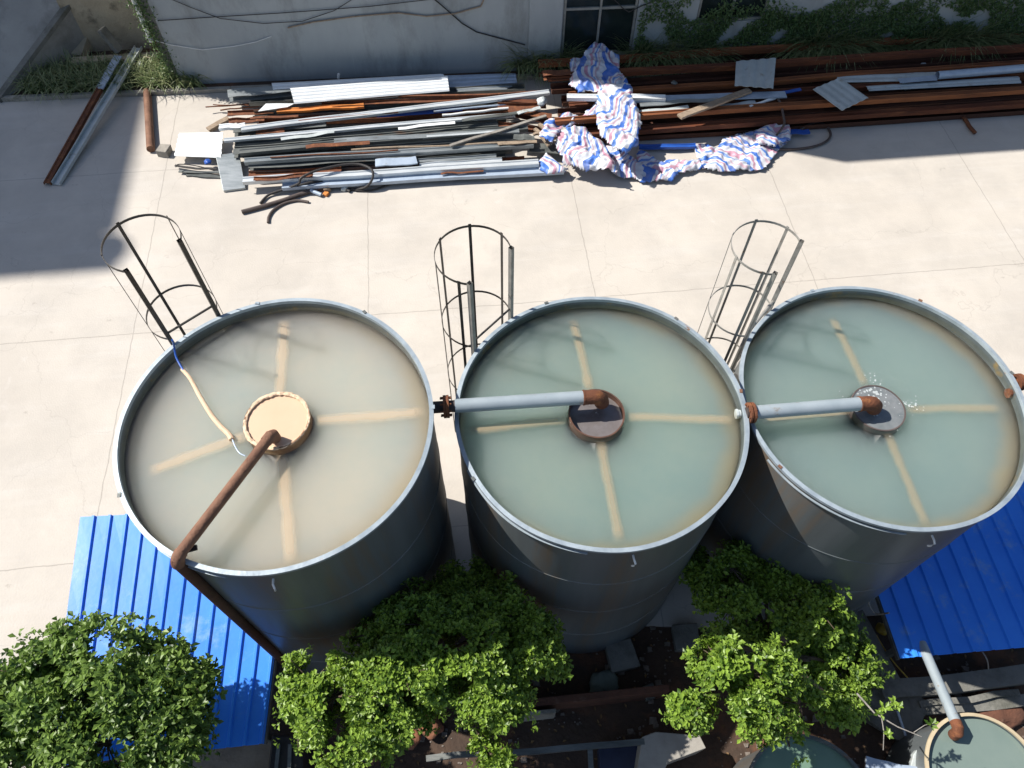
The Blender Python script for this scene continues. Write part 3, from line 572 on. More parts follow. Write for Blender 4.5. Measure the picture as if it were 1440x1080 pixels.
# ------------------------------------------------------------------ caged ladders
def ladder(t,a0,a1,mat,label,fullh):
    T=TANKS[t]; zt=T['z']; c=T['c']; top=zt+1.28; rr=TR+.10
    am=(a0+a1)/2; out=Vector((math.cos(R(am)),math.sin(R(am)),0)); lat=Vector((-out.y,out.x,0))
    p0=on_tank(t,a0,0,TR+.055); p1=on_tank(t,a1,0,TR+.055); mid=(p0+p1)/2; hw=(p0-p1).length/2
    root=empty('caged_ladder',tuple(mid)); tag(root,label,'ladder','caged ladders on the tanks')
    for p in (p0,p1):
        mb=MB(); s_=.024; prof=[(-s_,-s_),(s_,-s_),(s_,s_),(-s_,s_)]
        mb.sweep([Vector((p.x,p.y,.05)),Vector((p.x,p.y,top))],prof,True,out,caps=False); mb.build('rail',LADL if t==2 else mat,root)
    z=zt+.17
    while z>.3:
        mb=MB(); mb.tube([Vector((p0.x,p0.y,z)),Vector((p1.x,p1.y,z))],.014 if t<3 else .022,8); mb.build('rung',mat,root,True); z-=.36
    # standoffs
    for p in (p0,p1):
        for z in (zt-.1,zt-2.2):
            q=Vector((c[0],c[1],z))+(Vector((p.x-c[0],p.y-c[1],0)).normalized()*TR); mb=MB(); mb.tube([Vector((p.x,p.y,z)),q],.015,6); mb.build('standoff',RUST,root)
    # cage: circle through both rails
    oc=.27; cr=math.hypot(hw,oc); th0=math.pi-math.atan2(hw,oc)
    for zz in (top-.03,top-1.22,top-2.4,top-3.6):
        P=[]
        for i in range(33):
            th=-th0+2*th0*i/32; P.append(Vector((mid.x,mid.y,zz))+out*(oc+cr*math.cos(th))+lat*(cr*math.sin(th)))
        mb=MB(); mb.sweep(P,[(-.003,-.016),(.003,-.016),(.003,.016),(-.003,.016)]); mb.build('hoop',mat,root,True)
    for th in (-95,-42,12,62,112) if t!=1 else (-110,-70,8,75):
        th=R(th); b=Vector((mid.x,mid.y,0))+out*(oc+(cr+.004)*math.cos(th))+lat*((cr+.004)*math.sin(th))
        rd=(out*math.cos(th)+lat*math.sin(th))
        wd=.018 if not (t==1 and abs(th)>.3) else .006
        mb=MB(); mb.sweep([Vector((b.x,b.y,top-3.9)),Vector((b.x,b.y,top))],[(-wd,-.003),(wd,-.003),(wd,.003),(-wd,.003)],True,rd); mb.build('cage_bar',mat,root)
ladder(1,122.6,142.7,LADM,'dark caged ladder standing up behind the left tank',1)
ladder(2,127.3,150,LADM,'caged ladder standing up behind the middle tank',1)
ladder(3,130.4,151,LADL,'pale grey caged ladder squeezed between the middle and right tanks',1)

# ------------------------------------------------------------------ blue roofs
def rib_roof(name,c00,c10,c11,c01,nr,label,drop=.12,trim=None):
    """corners: top-left, top-right, bottom-right, bottom-left; ribs run top to bottom"""
    root=empty(name,(c00.x,c00.y,0)); tag(root,label,'shed')
    mb=MB(); per=[0,.70,.76,.90,.96,1]; hh=[0,0,.035,.035,0,0]
    us=[];hs_=[]
    for i in range(nr):
        for k in range(5): us.append((i+per[k])/nr); hs_.append(hh[k])
        # small stiffening crease mid pan
    us.append(1); hs_.append(0)
    nR=7; n0=0
    for j in range(nR+1):
        v=j/nR
        for u,h in zip(us,hs_):
            p=c00.lerp(c10,u).lerp(c01.lerp(c11,u),v); mb.v.append((p.x,p.y,p.z+h+.006*noise.noise(Vector((p.x*1.5,p.y*1.5,0)))))
    k=len(us)
    for j in range(nR):
        for i in range(k-1): mb.f.append((j*k+i,(j+1)*k+i,(j+1)*k+i+1,j*k+i+1))
    o=mb.build('roof_sheet',ROOF,root); s=o.modifiers.new('s','SOLIDIFY'); s.thickness=.003
    for a,b in ((c00,c01),(c10,c11)):
        mb=MB(); mb.sweep([a+Vector((0,0,-.06)),b+Vector((0,0,-.06))],[(-.02,-.04),(.02,-.04),(.02,.04),(-.02,.04)]); mb.build('purlin',GALVD,root)
    for p in (c00.lerp(c11,.06),c10.lerp(c01,.06),c11.lerp(c00,.06),c01.lerp(c10,.06)):
        mb=MB(); mb.box((p.x,p.y,p.z/2-.05),.08,.08,p.z-.1); mb.build('post',GALVD,root)
    return root
z1=1.25
rib_roof('blue_shed',G(113,727,z1+.1),G(412,712,z1+.1),G(371,1046,z1-.1),G(64,1079,z1-.1),13,'bright blue ribbed metal shed roof beside the left tank, half under leaves')
z2=1.05
A=G(1200,742,z2); c01=G(1266,926,z2); c00=G(1168,640,z2); c11=G(1560,900,z2); c10=c00+(c11-c01)*1.0
rib_roof('blue_shed',c00,c10,c11,c01,11,'blue ribbed metal shed roof in shade below the right tank')

# ------------------------------------------------------------------ scrap
def prof_of(kind,w,h):
    t=.008
    a=w/2
    if kind=='chan_up':  # U open upward
        t=.012; return [(-a,0),(a,0),(a,h),(a-t,h),(a-t,t),(-a+t,t),(-a+t,h),(-a,h)]
    if kind=='chan_side': # U on its side, opening toward +side
        t=.012; return [(-a,0),(a,0),(a,t),(-a+t,t),(-a+t,h-t),(a,h-t),(a,h),(-a,h)]
    if kind=='chan_down':
        t=.012; return [(-a,0),(-a+t,0),(-a+t,h*.6),(a-t,h*.6),(a-t,0),(a,0),(a,h*.95),(a*.72,h*.95),(a*.6,h*.78),(-a*.15,h*.78),(-a*.3,h),(-a*.62,h),(-a,h*.55)]
    if kind=='angle': t=.010; return [(-a,0),(a,0),(a,t),(-a+t,t),(-a+t,h),(-a,h)]
    if kind=='ibeam':
        t=.016; return [(-a,0),(a,0),(a,t),(t/2,t),(t/2,h-t),(a,h-t),(a,h),(-a,h),(-a,h-t),(-t/2,h-t),(-t/2,t),(-a,t)]
    if kind=='rib': # ribbed box sheet, thin
        P=[];n=max(2,int(w/.085)); 
        for i in range(n):
            x=-a+w*i/n; s_=w/n; P+=[(x,0),(x+s_*.55,0),(x+s_*.65,h),(x+s_*.9,h)]
        P.append((a,0)); return P+[(x,y-.004) for x,y in reversed(P)]
    return [(-a,0),(a,0),(a,h),(-a,h)]
def bar(kind,p0,p1,z,w,h,mat,name,label,cat,group=None,z1=None,seg=8,wob=.011,bevel=0,roll=0,parent=None):
    a=G(p0[0],p0[1],z); b=G(p1[0],p1[1],z if z1 is None else z1)
    P=[]; sdv=rnd.random()*50
    for i in range(seg+1):
        p=a.lerp(b,i/seg); P.append(p+Vector((0,wob*noise.noise(Vector((i*.35,sdv,0)))*4,wob*noise.noise(Vector((i*.35,sdv,9)))*2)))
    mb=MB()
    if kind=='pipe': mb.tube(P,w/2,14)
    else:
        pr=prof_of(kind,w,h); up=Vector((0,math.sin(roll),math.cos(roll)))
        mb.sweep(P,pr,True,up)
    o=mb.build(name,mat,parent,smooth=(kind=='pipe'),bevel=bevel)
    if parent is None: tag(o,label,cat,group)
    return o
SG='scrap steel sections in the left heap'
S=[ # kind p0 p1 z w h mat name label cat
('chan_side',(323,139),(411,130),.26,.30,.14,GALV,'steel_channel','short galvanised channel at the top left end of the scrap heap','steel section'),
('slab',(446,139),(702,134),.40,.05,.05,RUST,'steel_bar','thin rusty bar lying along the white ribbed sheets','steel bar'),
('angle',(452,149),(690,139),.34,.10,.05,RUST,'steel_angle','rusty angle iron just under the thin rusty bar','steel section'),
('chan_down',(390,157),(512,150),.32,.16,.06,ORANGE,'steel_channel','orange painted channel near the top of the left heap','steel section'),
('chan_down',(340,183),(772,131),.40,.17,.07,GALVB,'steel_channel','long bright channel lying diagonally across the top of the left heap','steel section'),
('slab',(530,163),(650,154),.30,.14,.02,BLUE,'steel_strip','blue painted strip showing between grey channels','steel strip'),
('pipe',(610,157),(712,147),.36,.05,.05,BLUEL,'conduit','thin pale blue conduit beside the blue strip','conduit'),
('pipe',(622,162),(715,152),.36,.06,.05,PVC,'conduit','white conduit ending near the rusty cluster','conduit'),
('chan_down',(309,181),(346,179),.30,.18,.08,WHITE,'steel_channel','short white channel end poking out at the left of the heap','steel section'),
('chan_side',(330,190),(460,180),.24,.16,.12,GALVD,'steel_channel','dark channel under the bright diagonal channel, left part','steel section'),
('angle',(360,187),(400,184),.34,.11,.05,RUST,'steel_angle','short rust brown angle resting on the dark channel','steel section'),
('chan_down',(316,199),(724,163),.34,.13,.06,GALVB,'steel_channel','long grey channel running the whole left heap below the bright one','steel section'),
('rib',(330,205),(700,175),.27,.34,.03,GALVD,'ribbed_sheet','long dull ribbed sheet strip inside the left heap','metal sheet'),
('chan_down',(338,216),(742,182),.34,.19,.09,GALVD,'steel_channel','wide dull channel with rust patches in the middle of the heap','steel section'),
('chan_side',(330,219),(500,209),.22,.18,.12,GALVD,'steel_channel','short dark channel below the wide dull one','steel section'),
('slab',(470,200),(730,184),.40,.14,.04,GALV,'flat_bar','blue grey flat bar with rust blotches lying on the wide channel','steel bar'),
('chan_down',(345,229),(750,205),.32,.18,.10,GALV,'steel_channel','long pale edged channel near the front of the left heap','steel section'),
('chan_side',(352,238),(530,228),.18,.18,.12,GALVD,'steel_channel','dark hollow channel behind the front channels, left end','steel section'),
('angle',(350,246),(480,240),.14,.12,.07,RUST,'steel_angle','rusty angle iron under the hollow channel','steel section'),
('slab',(528,230),(586,226),.32,.24,.03,BLUEL,'metal_plate','small pale blue plate lying on the front channels','metal plate'),
('angle',(588,227),(698,220),.26,.09,.04,GALV,'steel_angle','thin grey angle right of the pale blue plate','steel section'),
('angle',(590,233),(706,225),.24,.09,.04,GALVB,'steel_angle','second thin angle right of the pale blue plate, nearer the yard','steel section'),
('chan_down',(343,256),(757,231),.20,.20,.10,GALVB,'steel_channel','long front channel with bright edge and rusty left end','steel section'),
('chan_down',(398,263),(792,240),.10,.26,.09,BLUEL,'steel_channel','pale blue channel at the very front of the left heap','steel section'),
('pipe',(494,211),(742,199),.42,.055,.05,WOOD,'wooden_pole','long thin wooden pole lying along the heap','pole'),
('slab',(633,206),(768,164),.46,.07,.04,WOODG,'batten','pale batten slanting over the right end of the left heap','batten'),
('angle',(700,150),(768,150),.36,.13,.08,RUST,'steel_angle','rusty stub amid the cluster between the two heaps','steel section'),
('chan_side',(715,160),(775,170),.28,.2,.14,RUST,'steel_channel','short rusty channel in the cluster between the heaps','steel section'),
('angle',(700,176),(768,186),.26,.15,.07,RUST,'steel_angle','rusty angle beside the wooden trestle','steel section'),
('slab',(722,193),(752,196),.36,.2,.03,GALVD,'metal_plate','small grey plate at the right end of the left heap','metal plate'),
('slab',(745,208),(800,214),.2,.30,.03,GALVD,'metal_plate','dark plate under the left edge of the tarpaulin','metal plate'),
('slab',(293,184),(322,168),.05,.14,.05,WOOD,'plank','short brown plank slanting at the left edge of the heap','plank'),
('pipe',(289,151),(352,146),.16,.03,.05,RUST,'rebar','thin rusty bar sticking out at the upper left of the heap','rebar'),
('pipe',(310,155),(365,149),.14,.035,.05,RUST,'rebar','second rusty bar at the upper left, slightly lower','rebar'),
('pipe',(300,147),(350,149),.20,.025,.05,RUST,'rebar','uppermost rusty bar at the upper left of the heap','rebar'),
('angle',(320,161),(385,158),.2,.12,.06,RUST,'steel_angle','rusty flat angle under the short galvanised channel','steel section'),
('angle',(322,172),(372,168),.24,.12,.06,RUST,'steel_angle','rusty angle above the short white channel end','steel section'),
('slab',(246,233),(305,239),.08,.05,.02,BLACK,'flat_bar','dark flat bar sticking out from under the white sheet','steel bar'),
('slab',(252,240),(312,243),.06,.07,.02,GALVD,'flat_bar','grey flat bar lowest at the left end of the heap','steel bar'),
('slab',(262,246),(318,248),.02,.10,.02,GALVD,'flat_bar','wide grey flat bar touching the ground at the left end','steel bar'),
]
def mkbar(s,g=None): bar(s[0],s[1],s[2],s[3],s[4],s[5],s[6],s[7],s[8],s[9],g)
for s in S: mkbar(s,SG)
# packed layers below fill the heap body, mostly dark tones for gap shade
k=0
for (y0,y1,zz,mt,nm) in ((146,128,.20,GALVD,'behind the rusty bars'),(166,146,.18,GALVD,'just above the bright diagonal channel'),(176,158,.12,RUST,'deep under the bright diagonal channel'),(196,170,.14,GALVD,'low in the middle of the left heap'),(206,180,.06,GALVD,'at the bottom of the middle of the left heap'),(222,196,.16,GALV,'between the wide and the pale edged channels'),(236,212,.10,GALVD,'under the pale edged channel'),(247,222,.06,GALVD,'low near the front of the left heap'),(254,228,.05,RUST,'on the ground just behind the front channel')):
    bar('chan_up',(352+6*(k%3),y0),(738-9*(k%4),y1),zz-.04,.20,.12,mt,'steel_channel','long %s channel %s'%('rusty' if mt is RUST else 'dull grey',nm),'steel section',SG); k+=1
# sheets given by corners
def sheet(name,px,z,mat,label,cat,ribs=0,th=.012,rh=.025,zs=None,group=None,ribdir=0):
    P=[G(x,y,(zs[i] if zs else z)) for i,(x,y) in enumerate(px)]   # quad: 0-1 one side, 3-2 opposite
    mb=MB(); nu=max(1,ribs*4) if ribs else 6; nv=5
    for j in range(nv+1):
        for i in range(nu+1):
            u=i/nu; v=j/nv
            p=(P[0].lerp(P[1],u)).lerp(P[3].lerp(P[2],u),v) if ribdir==0 else (P[0].lerp(P[1],v)).lerp(P[3].lerp(P[2],v),u)
            h=(rh if (ribs and i%4 in (2,3)) else 0)+.008*noise.noise(p*2.3)
            mb.v.append((p.x,p.y,p.z+h))
    for j in range(nv):
        for i in range(nu): mb.f.append((j*(nu+1)+i,j*(nu+1)+i+1,(j+1)*(nu+1)+i+1,(j+1)*(nu+1)+i))
    o=mb.build(name,mat); s_=o.modifiers.new('s','SOLIDIFY'); s_.thickness=th; tag(o,label,cat,group); return o
sheet('ribbed_sheet',[(408,124),(629,106),(632,128),(414,146)],.48,WHITE,'long white ribbed sheet along the top of the left heap','metal sheet',5,.02,.03,ribdir=1)
sheet('ribbed_sheet',[(382,117),(620,104),(630,109),(384,126)],.42,WHITE,'white ribbed sheet lying highest against the wall','metal sheet',2,.05,.02,ribdir=1)
sheet('ribbed_sheet',[(628,106),(725,103),(727,116),(632,124)],.26,BLUEL,'pale blue ribbed sheets in shade next to the white ones','metal sheet',3,.05,.02,ribdir=1)
sheet('ribbed_sheet',[(640,124),(728,117),(712,126),(645,131)],.24,GALV,'grey sheet offcut in shade below the pale blue sheets','metal sheet',2,.02,.02,ribdir=1)
sheet('ribbed_sheet',[(252,187),(314,186),(311,222),(245,219)],.20,WHITE,'short white ribbed sheet at the left end of the scrap heap','metal sheet',5,.015,.025,ribdir=1)
sheet('metal_sheet',[(374,146),(414,146),(404,151),(363,157)],.42,WHITE,'torn white sheet piece on the short galvanised channel','metal sheet')
mb=MB(); P=[G(303,218,.22),G(336,214,.22),G(345,264,.06),G(314,268,.06)]; dn=Vector((0,0,-.07))
mb.v+= [tuple(p) for p in P]+[tuple(p+dn*.9) for p in P]; mb.f+=[(0,3,2,1),(4,5,6,7),(0,1,5,4),(1,2,6,5),(2,3,7,6),(3,0,4,7)]
tag(mb.build('metal_case',GALV,bevel=.006),'flat grey metal case leaning at the left end of the heap','case')
mb=MB(); mb.tube([G(476,110,.3),G(476,104,.42)],.03,12); tag(mb.build('pipe_stub',PVC,smooth=True),'small white plastic stub standing on the sheets by the wall','pipe')

# small stuff
def lump(px,z,s,mat,name,label,cat,sq=.7,seed=1,box=False):
    p=G(px[0],px[1],z)
    me=bpy.data.meshes.new(name); bm=bmesh.new()
    if box: bmesh.ops.create_cube(bm,size=1)
    else: bmesh.ops.create_icosphere(bm,subdivisions=3,radius=.5)
    for v in bm.verts:
        k=1+.45*noise.noise(v.co*2.2+Vector((seed,seed,0)))+.15*noise.noise(v.co*6+Vector((seed,0,0)))
        v.co=v.co*k
        v.co=Vector((v.co.x*s,v.co.y*s,v.co.z*s*sq))
    bm.to_mesh(me); bm.free(); me.materials.append(mat); o=bpy.data.objects.new(name,me); COL.objects.link(o); o.location=(p.x,p.y,p.z+s*sq*.45)
    o.rotation_euler=(0,0,seed*.7)
    if not box:
        for f in me.polygons: f.use_smooth=True
    else:
        b=o.modifiers.new('b','BEVEL'); b.width=.01
    return tag(o,label,cat)
lump((233,216),0,.26,KERB,'concrete_block','pale concrete block near the short white ribbed sheet','block',.7,2,True)
lump((485,267),0,.16,WHITED,'stone','pale stone beside the black hose loop','stone',.7,4)
lump((460,268),0,.15,WOOD,'wood_block','wooden block among the hose ends','block',.8,5,True)
lump((459,274),0,.11,ORANGE,'brick_piece','small orange brick piece by the hose ends','brick',.6,6,True)
lump((683,251),0,.12,KERB,'stone','small grey stone in front of the pale blue channel','stone',.8,8)
lump((1273,125),.40,.22,WHITED,'plastic_bag','crumpled pale bag on the white sheets of the right heap','bag',.6,9)
lump((762,147),.42,.24,WHITED,'plastic_bag','crumpled pale bag in the cluster between the heaps','bag',.8,11)
lump((948,118),.62,.14,GALVD,'stone','dull stone on the rusty beams near the tarpaulin','stone',.5,12)
lump((1298,92),.45,.13,WHITED,'stone','small pale stone on the rusty beams of the right heap','stone',.5,13)
mb=MB(); a=G(437,268,.07); b=G(452,274,.05); mb.tube([a,b],.045,14,caps=False); mb.tube([a,b],.035,14); tag(mb.build('pipe_stub',BLUEL,smooth=True),'short pale blue pipe stub by the hose ends','pipe')
lump((293,229),.14,.17,BLUE,'cloth_scrap','crumpled blue cloth scrap beside the grey metal case','cloth',.5,3)
# loose clutter on the heap
for q in [('pipe',(420,170),(560,158),.44,.035,.03,RUST,'rebar','thin rusty rod crossing above the bright diagonal channel','rebar'),
('slab',(395,196),(470,186),.44,.10,.012,WHITED,'metal_strip','short dirty white strip on the long grey channel, left part','metal strip'),
('slab',(560,181),(640,172),.46,.09,.012,WHITE,'metal_strip','white strip lying mid heap beside the wide dull channel','metal strip'),
('slab',(430,207),(520,200),.46,.12,.012,RUST,'metal_strip','rusty flat strip on the wide dull channel','metal strip'),
('pipe',(380,222),(560,212),.43,.035,.03,RUST,'rebar','thin rusty rod on the pale edged channel','rebar'),
('slab',(600,192),(700,186),.47,.06,.012,GALVB,'metal_strip','narrow bright strip near the pale batten','metal strip'),
('slab',(650,170),(735,158),.45,.10,.015,GALVD,'metal_strip','dull strip near the right end of the bright diagonal channel','metal strip'),
('pipe',(460,143),(560,137),.5,.035,.03,BLACK,'steel_rod','black rod lying over the thin rusty bar','steel rod'),
('slab',(352,168),(420,164),.42,.07,.03,RUST,'metal_strip','rusty strip just left of the bright diagonal channel','metal strip'),
('angle',(357,252),(440,247),.33,.09,.04,RUST,'steel_angle','rusty angle on the left end of the front bright channel','steel section'),
('slab',(620,245),(680,241),.22,.05,.012,RUST,'metal_strip','small rust streaked strip on the pale blue front channel','metal strip'),
('slab',(700,203),(755,199),.44,.09,.02,WOOD,'batten','short brown batten near the wooden trestle','batten'),
('pipe',(690,133),(760,128),.44,.04,.03,RUST,'rebar','rusty rod at the right end of the bright diagonal channel','rebar'),
('slab',(705,140),(765,143),.40,.12,.02,RUSTD,'metal_plate','rusty plate in the cluster between the heaps','metal plate'),
('slab',(728,160),(760,152),.48,.10,.02,WHITED,'metal_strip','pale scrap strip beside the crumpled bag between the heaps','metal strip')]:
    bar(*q[:7],q[7],q[8],q[9],'loose pieces lying on the left heap')
# hoses
def hose(pxs,r,mat,label,name='hose'):
    mb=MB(); mb.tube(curve(pxs,7),r,10); return tag(mb.build(name,mat,smooth=True),label,'hose')
hose([(366,286,.04),(378,274,.05),(400,266,.12),(420,258,.28),(424,250,.38),(445,240,.42),(480,232,.42),(505,231,.42),(522,238,.40),(524,250,.3),(516,262,.14),(503,266,.05),(485,266,.03)],.028,BLACK,'long black hose looping up over the front of the left heap')
hose([(418,262,.18),(440,256,.2),(462,257,.12),(478,262,.06),(492,269,.04)],.032,BLACK,'short black hose lying across the front channels')
hose([(340,298,.05),(370,290,.05),(400,281,.05),(420,274,.05),(440,268,.06),(455,263,.08)],.048,BROWNH,'thick straight brown hose pointing away from the heap')
hose([(377,313,.03),(378,305,.03),(385,295,.03),(400,286,.03),(418,282,.03),(434,284,.03)],.03,BROWNH,'short curved brown hose lying loose on the yard')
hose([(500,268,.03),(520,268,.03),(540,262,.04),(556,256,.1)],.022,BLACK,'thin black hose tail beside the front channel')
hose([(247,235,.2),(252,231,.22),(275,233,.22),(302,240,.15)],.012,BLACK,'thin black wire loop at the left end of the heap','wire')
hose([(1092,137,.62),(1098,146,.60),(1101,160,.5),(1103,172,.42),(1100,180,.4),(1092,190,.3)],.028,BROWNH,'brown hose dropping from the white fitting to the tarpaulin end')
hose([(1069,205,.16),(1085,208,.10),(1110,210,.04),(1140,207,.04),(1160,200,.04),(1168,190,.04),(1162,177,.04),(1150,172,.05),(1138,175,.08),(1122,184,.1)],.03,BROWNH,'brown hose looping out over the yard beside the tarpaulin end')
# trestle
tr=empty('wooden_trestle',tuple(G(770,190))); tag(tr,'small broken wooden trestle at the left of the tarpaulin','trestle')
bar('slab',(752,182),(772,205),.34,.08,.05,WOOD,'beam','', '',parent=tr)
bar('slab',(758,176),(780,196),.42,.08,.05,WOOD,'crosspiece','','',parent=tr)
bar('slab',(750,190),(778,190),.36,.06,.05,WOOD,'brace','','',parent=tr)

# right heap: long rusty channels running off to the right
RG='long rusty channels in the right heap'
R_=[((757,92),(1470,47),.42,.30,'farthest rusty channel of the right heap, against the weeds'),
((757,104),(1470,60),.34,.26,'second rusty channel from the weeds in the right heap'),
((770,112),(1470,68),.60,.30,'thick rusty channel on top behind the white ribbed square'),
((775,128),(1470,80),.52,.28,'rusty channel under the white ribbed square'),
((800,137),(1470,90),.42,.26,'rusty channel just behind the pale sheets of the right heap'),
((790,146),(1470,100),.30,.28,'rusty channel hidden low under the pale sheets'),
((800,152),(1470,109),.34,.28,'rusty channel under the pale plastic pipe'),
((785,164),(1470,118),.42,.27,'rusty channel in front of the pale sheets'),
((780,174),(1470,127),.46,.26,'orange brown channel under the wooden plank end'),
((800,184),(1470,136),.34,.28,'rusty channel second from the front of the right heap'),
((790,194),(1470,146),.20,.30,'rusty channel low at the front of the right heap'),
((800,200),(1470,154),.08,.30,'frontmost rusty channel touching the yard')]
RUSTO = pm('orange rust beam', (.30,.105,.035), (.17,.055,.020), 2.2, .8, .1, .4, 30, (.09,.03,.014), 1.4, .6, .08, stretch=(.3,2.5,2.5))
RUSTSH = pm('gap shade rust beam', (.085,.030,.015), (.05,.018,.010), 2.2, .8, .1, .4, 30, (.16,.055,.02), 1.2, .64, .08, stretch=(.3,2.5,2.5))  # darker tone painted in for shade between the raised channels
for i,(p0,p1,z,w_,lb) in enumerate(R_):
    hi=(i%2==0)
    bar('chan_down' if hi else 'chan_up',p0,p1,z+(.06 if hi else -.06),w_*(.62 if hi else .95),.13,RUSTO if i%4==0 else (RUSTD if hi else RUSTSH),'steel_channel',lb,'steel section',RG,seg=12,roll=.0)
bar('chan_side',(764,110),(802,108),.72,.2,.14,RUST,'steel_channel','short rusty channel end catching the sun at the left of the right heap','steel section',RG)
bar('chan_down',(797,139),(935,139),.70,.18,.10,WHITE,'steel_channel','white channel poking out under the tarpaulin','steel section')
bar('slab',(885,141),(1105,134),.66,.22,.03,BLUEL,'metal_strip','long pale blue strip beside the wooden plank','metal strip')
bar('slab',(900,148),(1010,140),.68,.12,.02,GALV,'metal_strip','grey metal strip behind the wooden plank','metal strip')
bar('slab',(895,160),(968,152),.60,.12,.03,WHITED,'metal_strip','short pale strip under the wooden plank end','metal strip')
bar('slab',(955,166),(1054,128),.72,.17,.06,WOOD,'plank','weathered wooden plank with broken end lying over the rusty beams','plank',bevel=.008)
bar('slab',(1052,136),(1126,127),.64,.09,.02,BLUE,'metal_strip','bright blue strip right of the wooden plank','metal strip')
bar('pipe',(1054,150),(1092,137),.62,.07,.05,PVC,'pipe_fitting','white plastic fitting at the top of the brown hose','pipe')
bar('slab',(1000,152),(1062,145),.58,.14,.03,WHITED,'metal_strip','dull strip next to the white plastic fitting','metal strip')
sheet('ribbed_sheet',[(1035,87),(1091,82),(1087,125),(1033,121)],.84,WHITED,'white ribbed square sheet lying on the rusty channels','metal sheet',4,.01,.018)
sheet('ribbed_sheet',[(1143,126),(1181,110),(1221,138),(1184,156)],.74,WHITED,'white ribbed sheet turned like a diamond on the rusty channels','metal sheet',4,.01,.018)
sheet('metal_sheet',[(1175,104),(1320,101),(1318,113),(1180,116)],.56,WHITED,'long pale sheet under the plastic pipe','metal sheet',2,.01,.02,ribdir=1)
sheet('metal_sheet',[(1218,121),(1432,107),(1436,117),(1222,128)],.58,WHITED,'long pale ribbed sheet in front of the plastic pipe','metal sheet',2,.01,.02,ribdir=1)
sheet('metal_sheet',[(1262,111),(1316,106),(1318,113),(1266,117)],.66,BLUEL,'small pale blue sheet at the end of the plastic pipe','metal sheet')
mb=MB(); a=G(1318,106,.70); b=G(1475,93,.74); mb.tube([a,b],.095,20,caps=False); dv=(b-a).normalized(); mb.tube([a-dv*0,a+dv*1.0],.085,20,caps=False)
tag(mb.build('plastic_pipe',BLUEL,smooth=True),'thick pale blue grey plastic pipe on the right heap','pipe')
bar('slab',(822,59),(878,78),.45,.12,.04,WOODG,'plank','short grey plank behind the top of the tarpaulin','plank')
bar('chan_down',(898,208),(978,206),.08,.14,.07,BLUE,'steel_channel','blue channel half under the tarpaulin','steel section')
bar('slab',(1100,186),(1138,186),.12,.14,.03,BLUE,'metal_strip','short blue strip past the tarpaulin end','metal strip')
bar('pipe',(1352,161),(1371,188),.06,.09,.05,RUST,'pipe_stub','short rusty pipe sticking out from the front of the right heap','pipe')
# yard left
bar('chan_down',(67,260),(166,82),.02,.17,.09,RUST,'steel_channel','long rusty channel leaning over the kerb at the left','steel section',z1=.30,wob=.003)
bar('slab',(140,126),(167,80),.28,.20,.03,BLUEL,'metal_strip','pale blue strip on the upper end of the rusty channel','metal strip',z1=.42)
bar('chan_up',(80,260),(196,68),.02,.20,.08,WHITED,'steel_channel','long pale peeling channel leaning beside the rusty one','steel section',z1=.40,wob=.003)
bar('pipe',(207,128),(212,210),.09,.19,.1,RUSTP,'rusty_pipe','short thick rusty pipe lying on the yard by the kerb','pipe',wob=.002)

# ------------------------------------------------------------------ tarpaulin
def inside(x,y,P):
    c=False; j=len(P)-1
    for i in range(len(P)):
        if (P[i][1]>y)!=(P[j][1]>y) and x<(P[j][0]-P[i][0])*(y-P[i][1])/(P[j][1]-P[i][1])+P[i][0]: c=not c
        j=i
    return c
def tarp_mat():
    mt=bpy.data.materials.new('striped woven tarp'); mt.use_nodes=True; nt=mt.node_tree; N=nt.nodes; K=nt.links; b=N['Principled BSDF']; b.inputs['Roughness'].default_value=.5
    uv=N.new('ShaderNodeUVMap'); sp=N.new('ShaderNodeSeparateXYZ'); K.new(uv.outputs[0],sp.inputs[0])
    fr=N.new('ShaderNodeMath'); fr.operation='FRACT'; K.new(sp.outputs['X'],fr.inputs[0])
    r=N.new('ShaderNodeValToRGB'); r.color_ramp.interpolation='CONSTANT'; E=r.color_ramp.elements
    cols=[(0,(.58,.60,.65)),(.14,(.05,.15,.50)),(.34,(.58,.60,.65)),(.46,(.46,.24,.32)),(.58,(.58,.60,.65)),(.68,(.10,.22,.56)),(.78,(.58,.60,.65)),(.88,(.52,.36,.42)),(.95,(.58,.60,.65))]
    E[0].position=0; E[0].color=(*cols[0][1],1); E[1].position=cols[1][0]; E[1].color=(*cols[1][1],1)
    for p,c in cols[2:]:
        e=E.new(p); e.color=(*c,1)
    K.new(fr.outputs[0],r.inputs[0])
    g=N.new('ShaderNodeNewGeometry'); n=N.new('ShaderNodeTexNoise'); n.inputs['Scale'].default_value=4; n.inputs['Detail'].default_value=6; K.new(g.outputs['Position'],n.inputs[0])
    mr=N.new('ShaderNodeMapRange'); mr.inputs[1].default_value=.45; mr.inputs[2].default_value=.8; mr.inputs[4].default_value=.5; K.new(n.outputs['Fac'],mr.inputs[0])
    mx=N.new('ShaderNodeMix'); mx.data_type='RGBA'; K.new(mr.outputs[0],mx.inputs['Factor']); K.new(r.outputs[0],mx.inputs[6]); mx.inputs[7].default_value=(.50,.47,.46,1)
    K.new(mx.outputs[2],b.inputs['Base Color']); return mt
TM=tarp_mat()
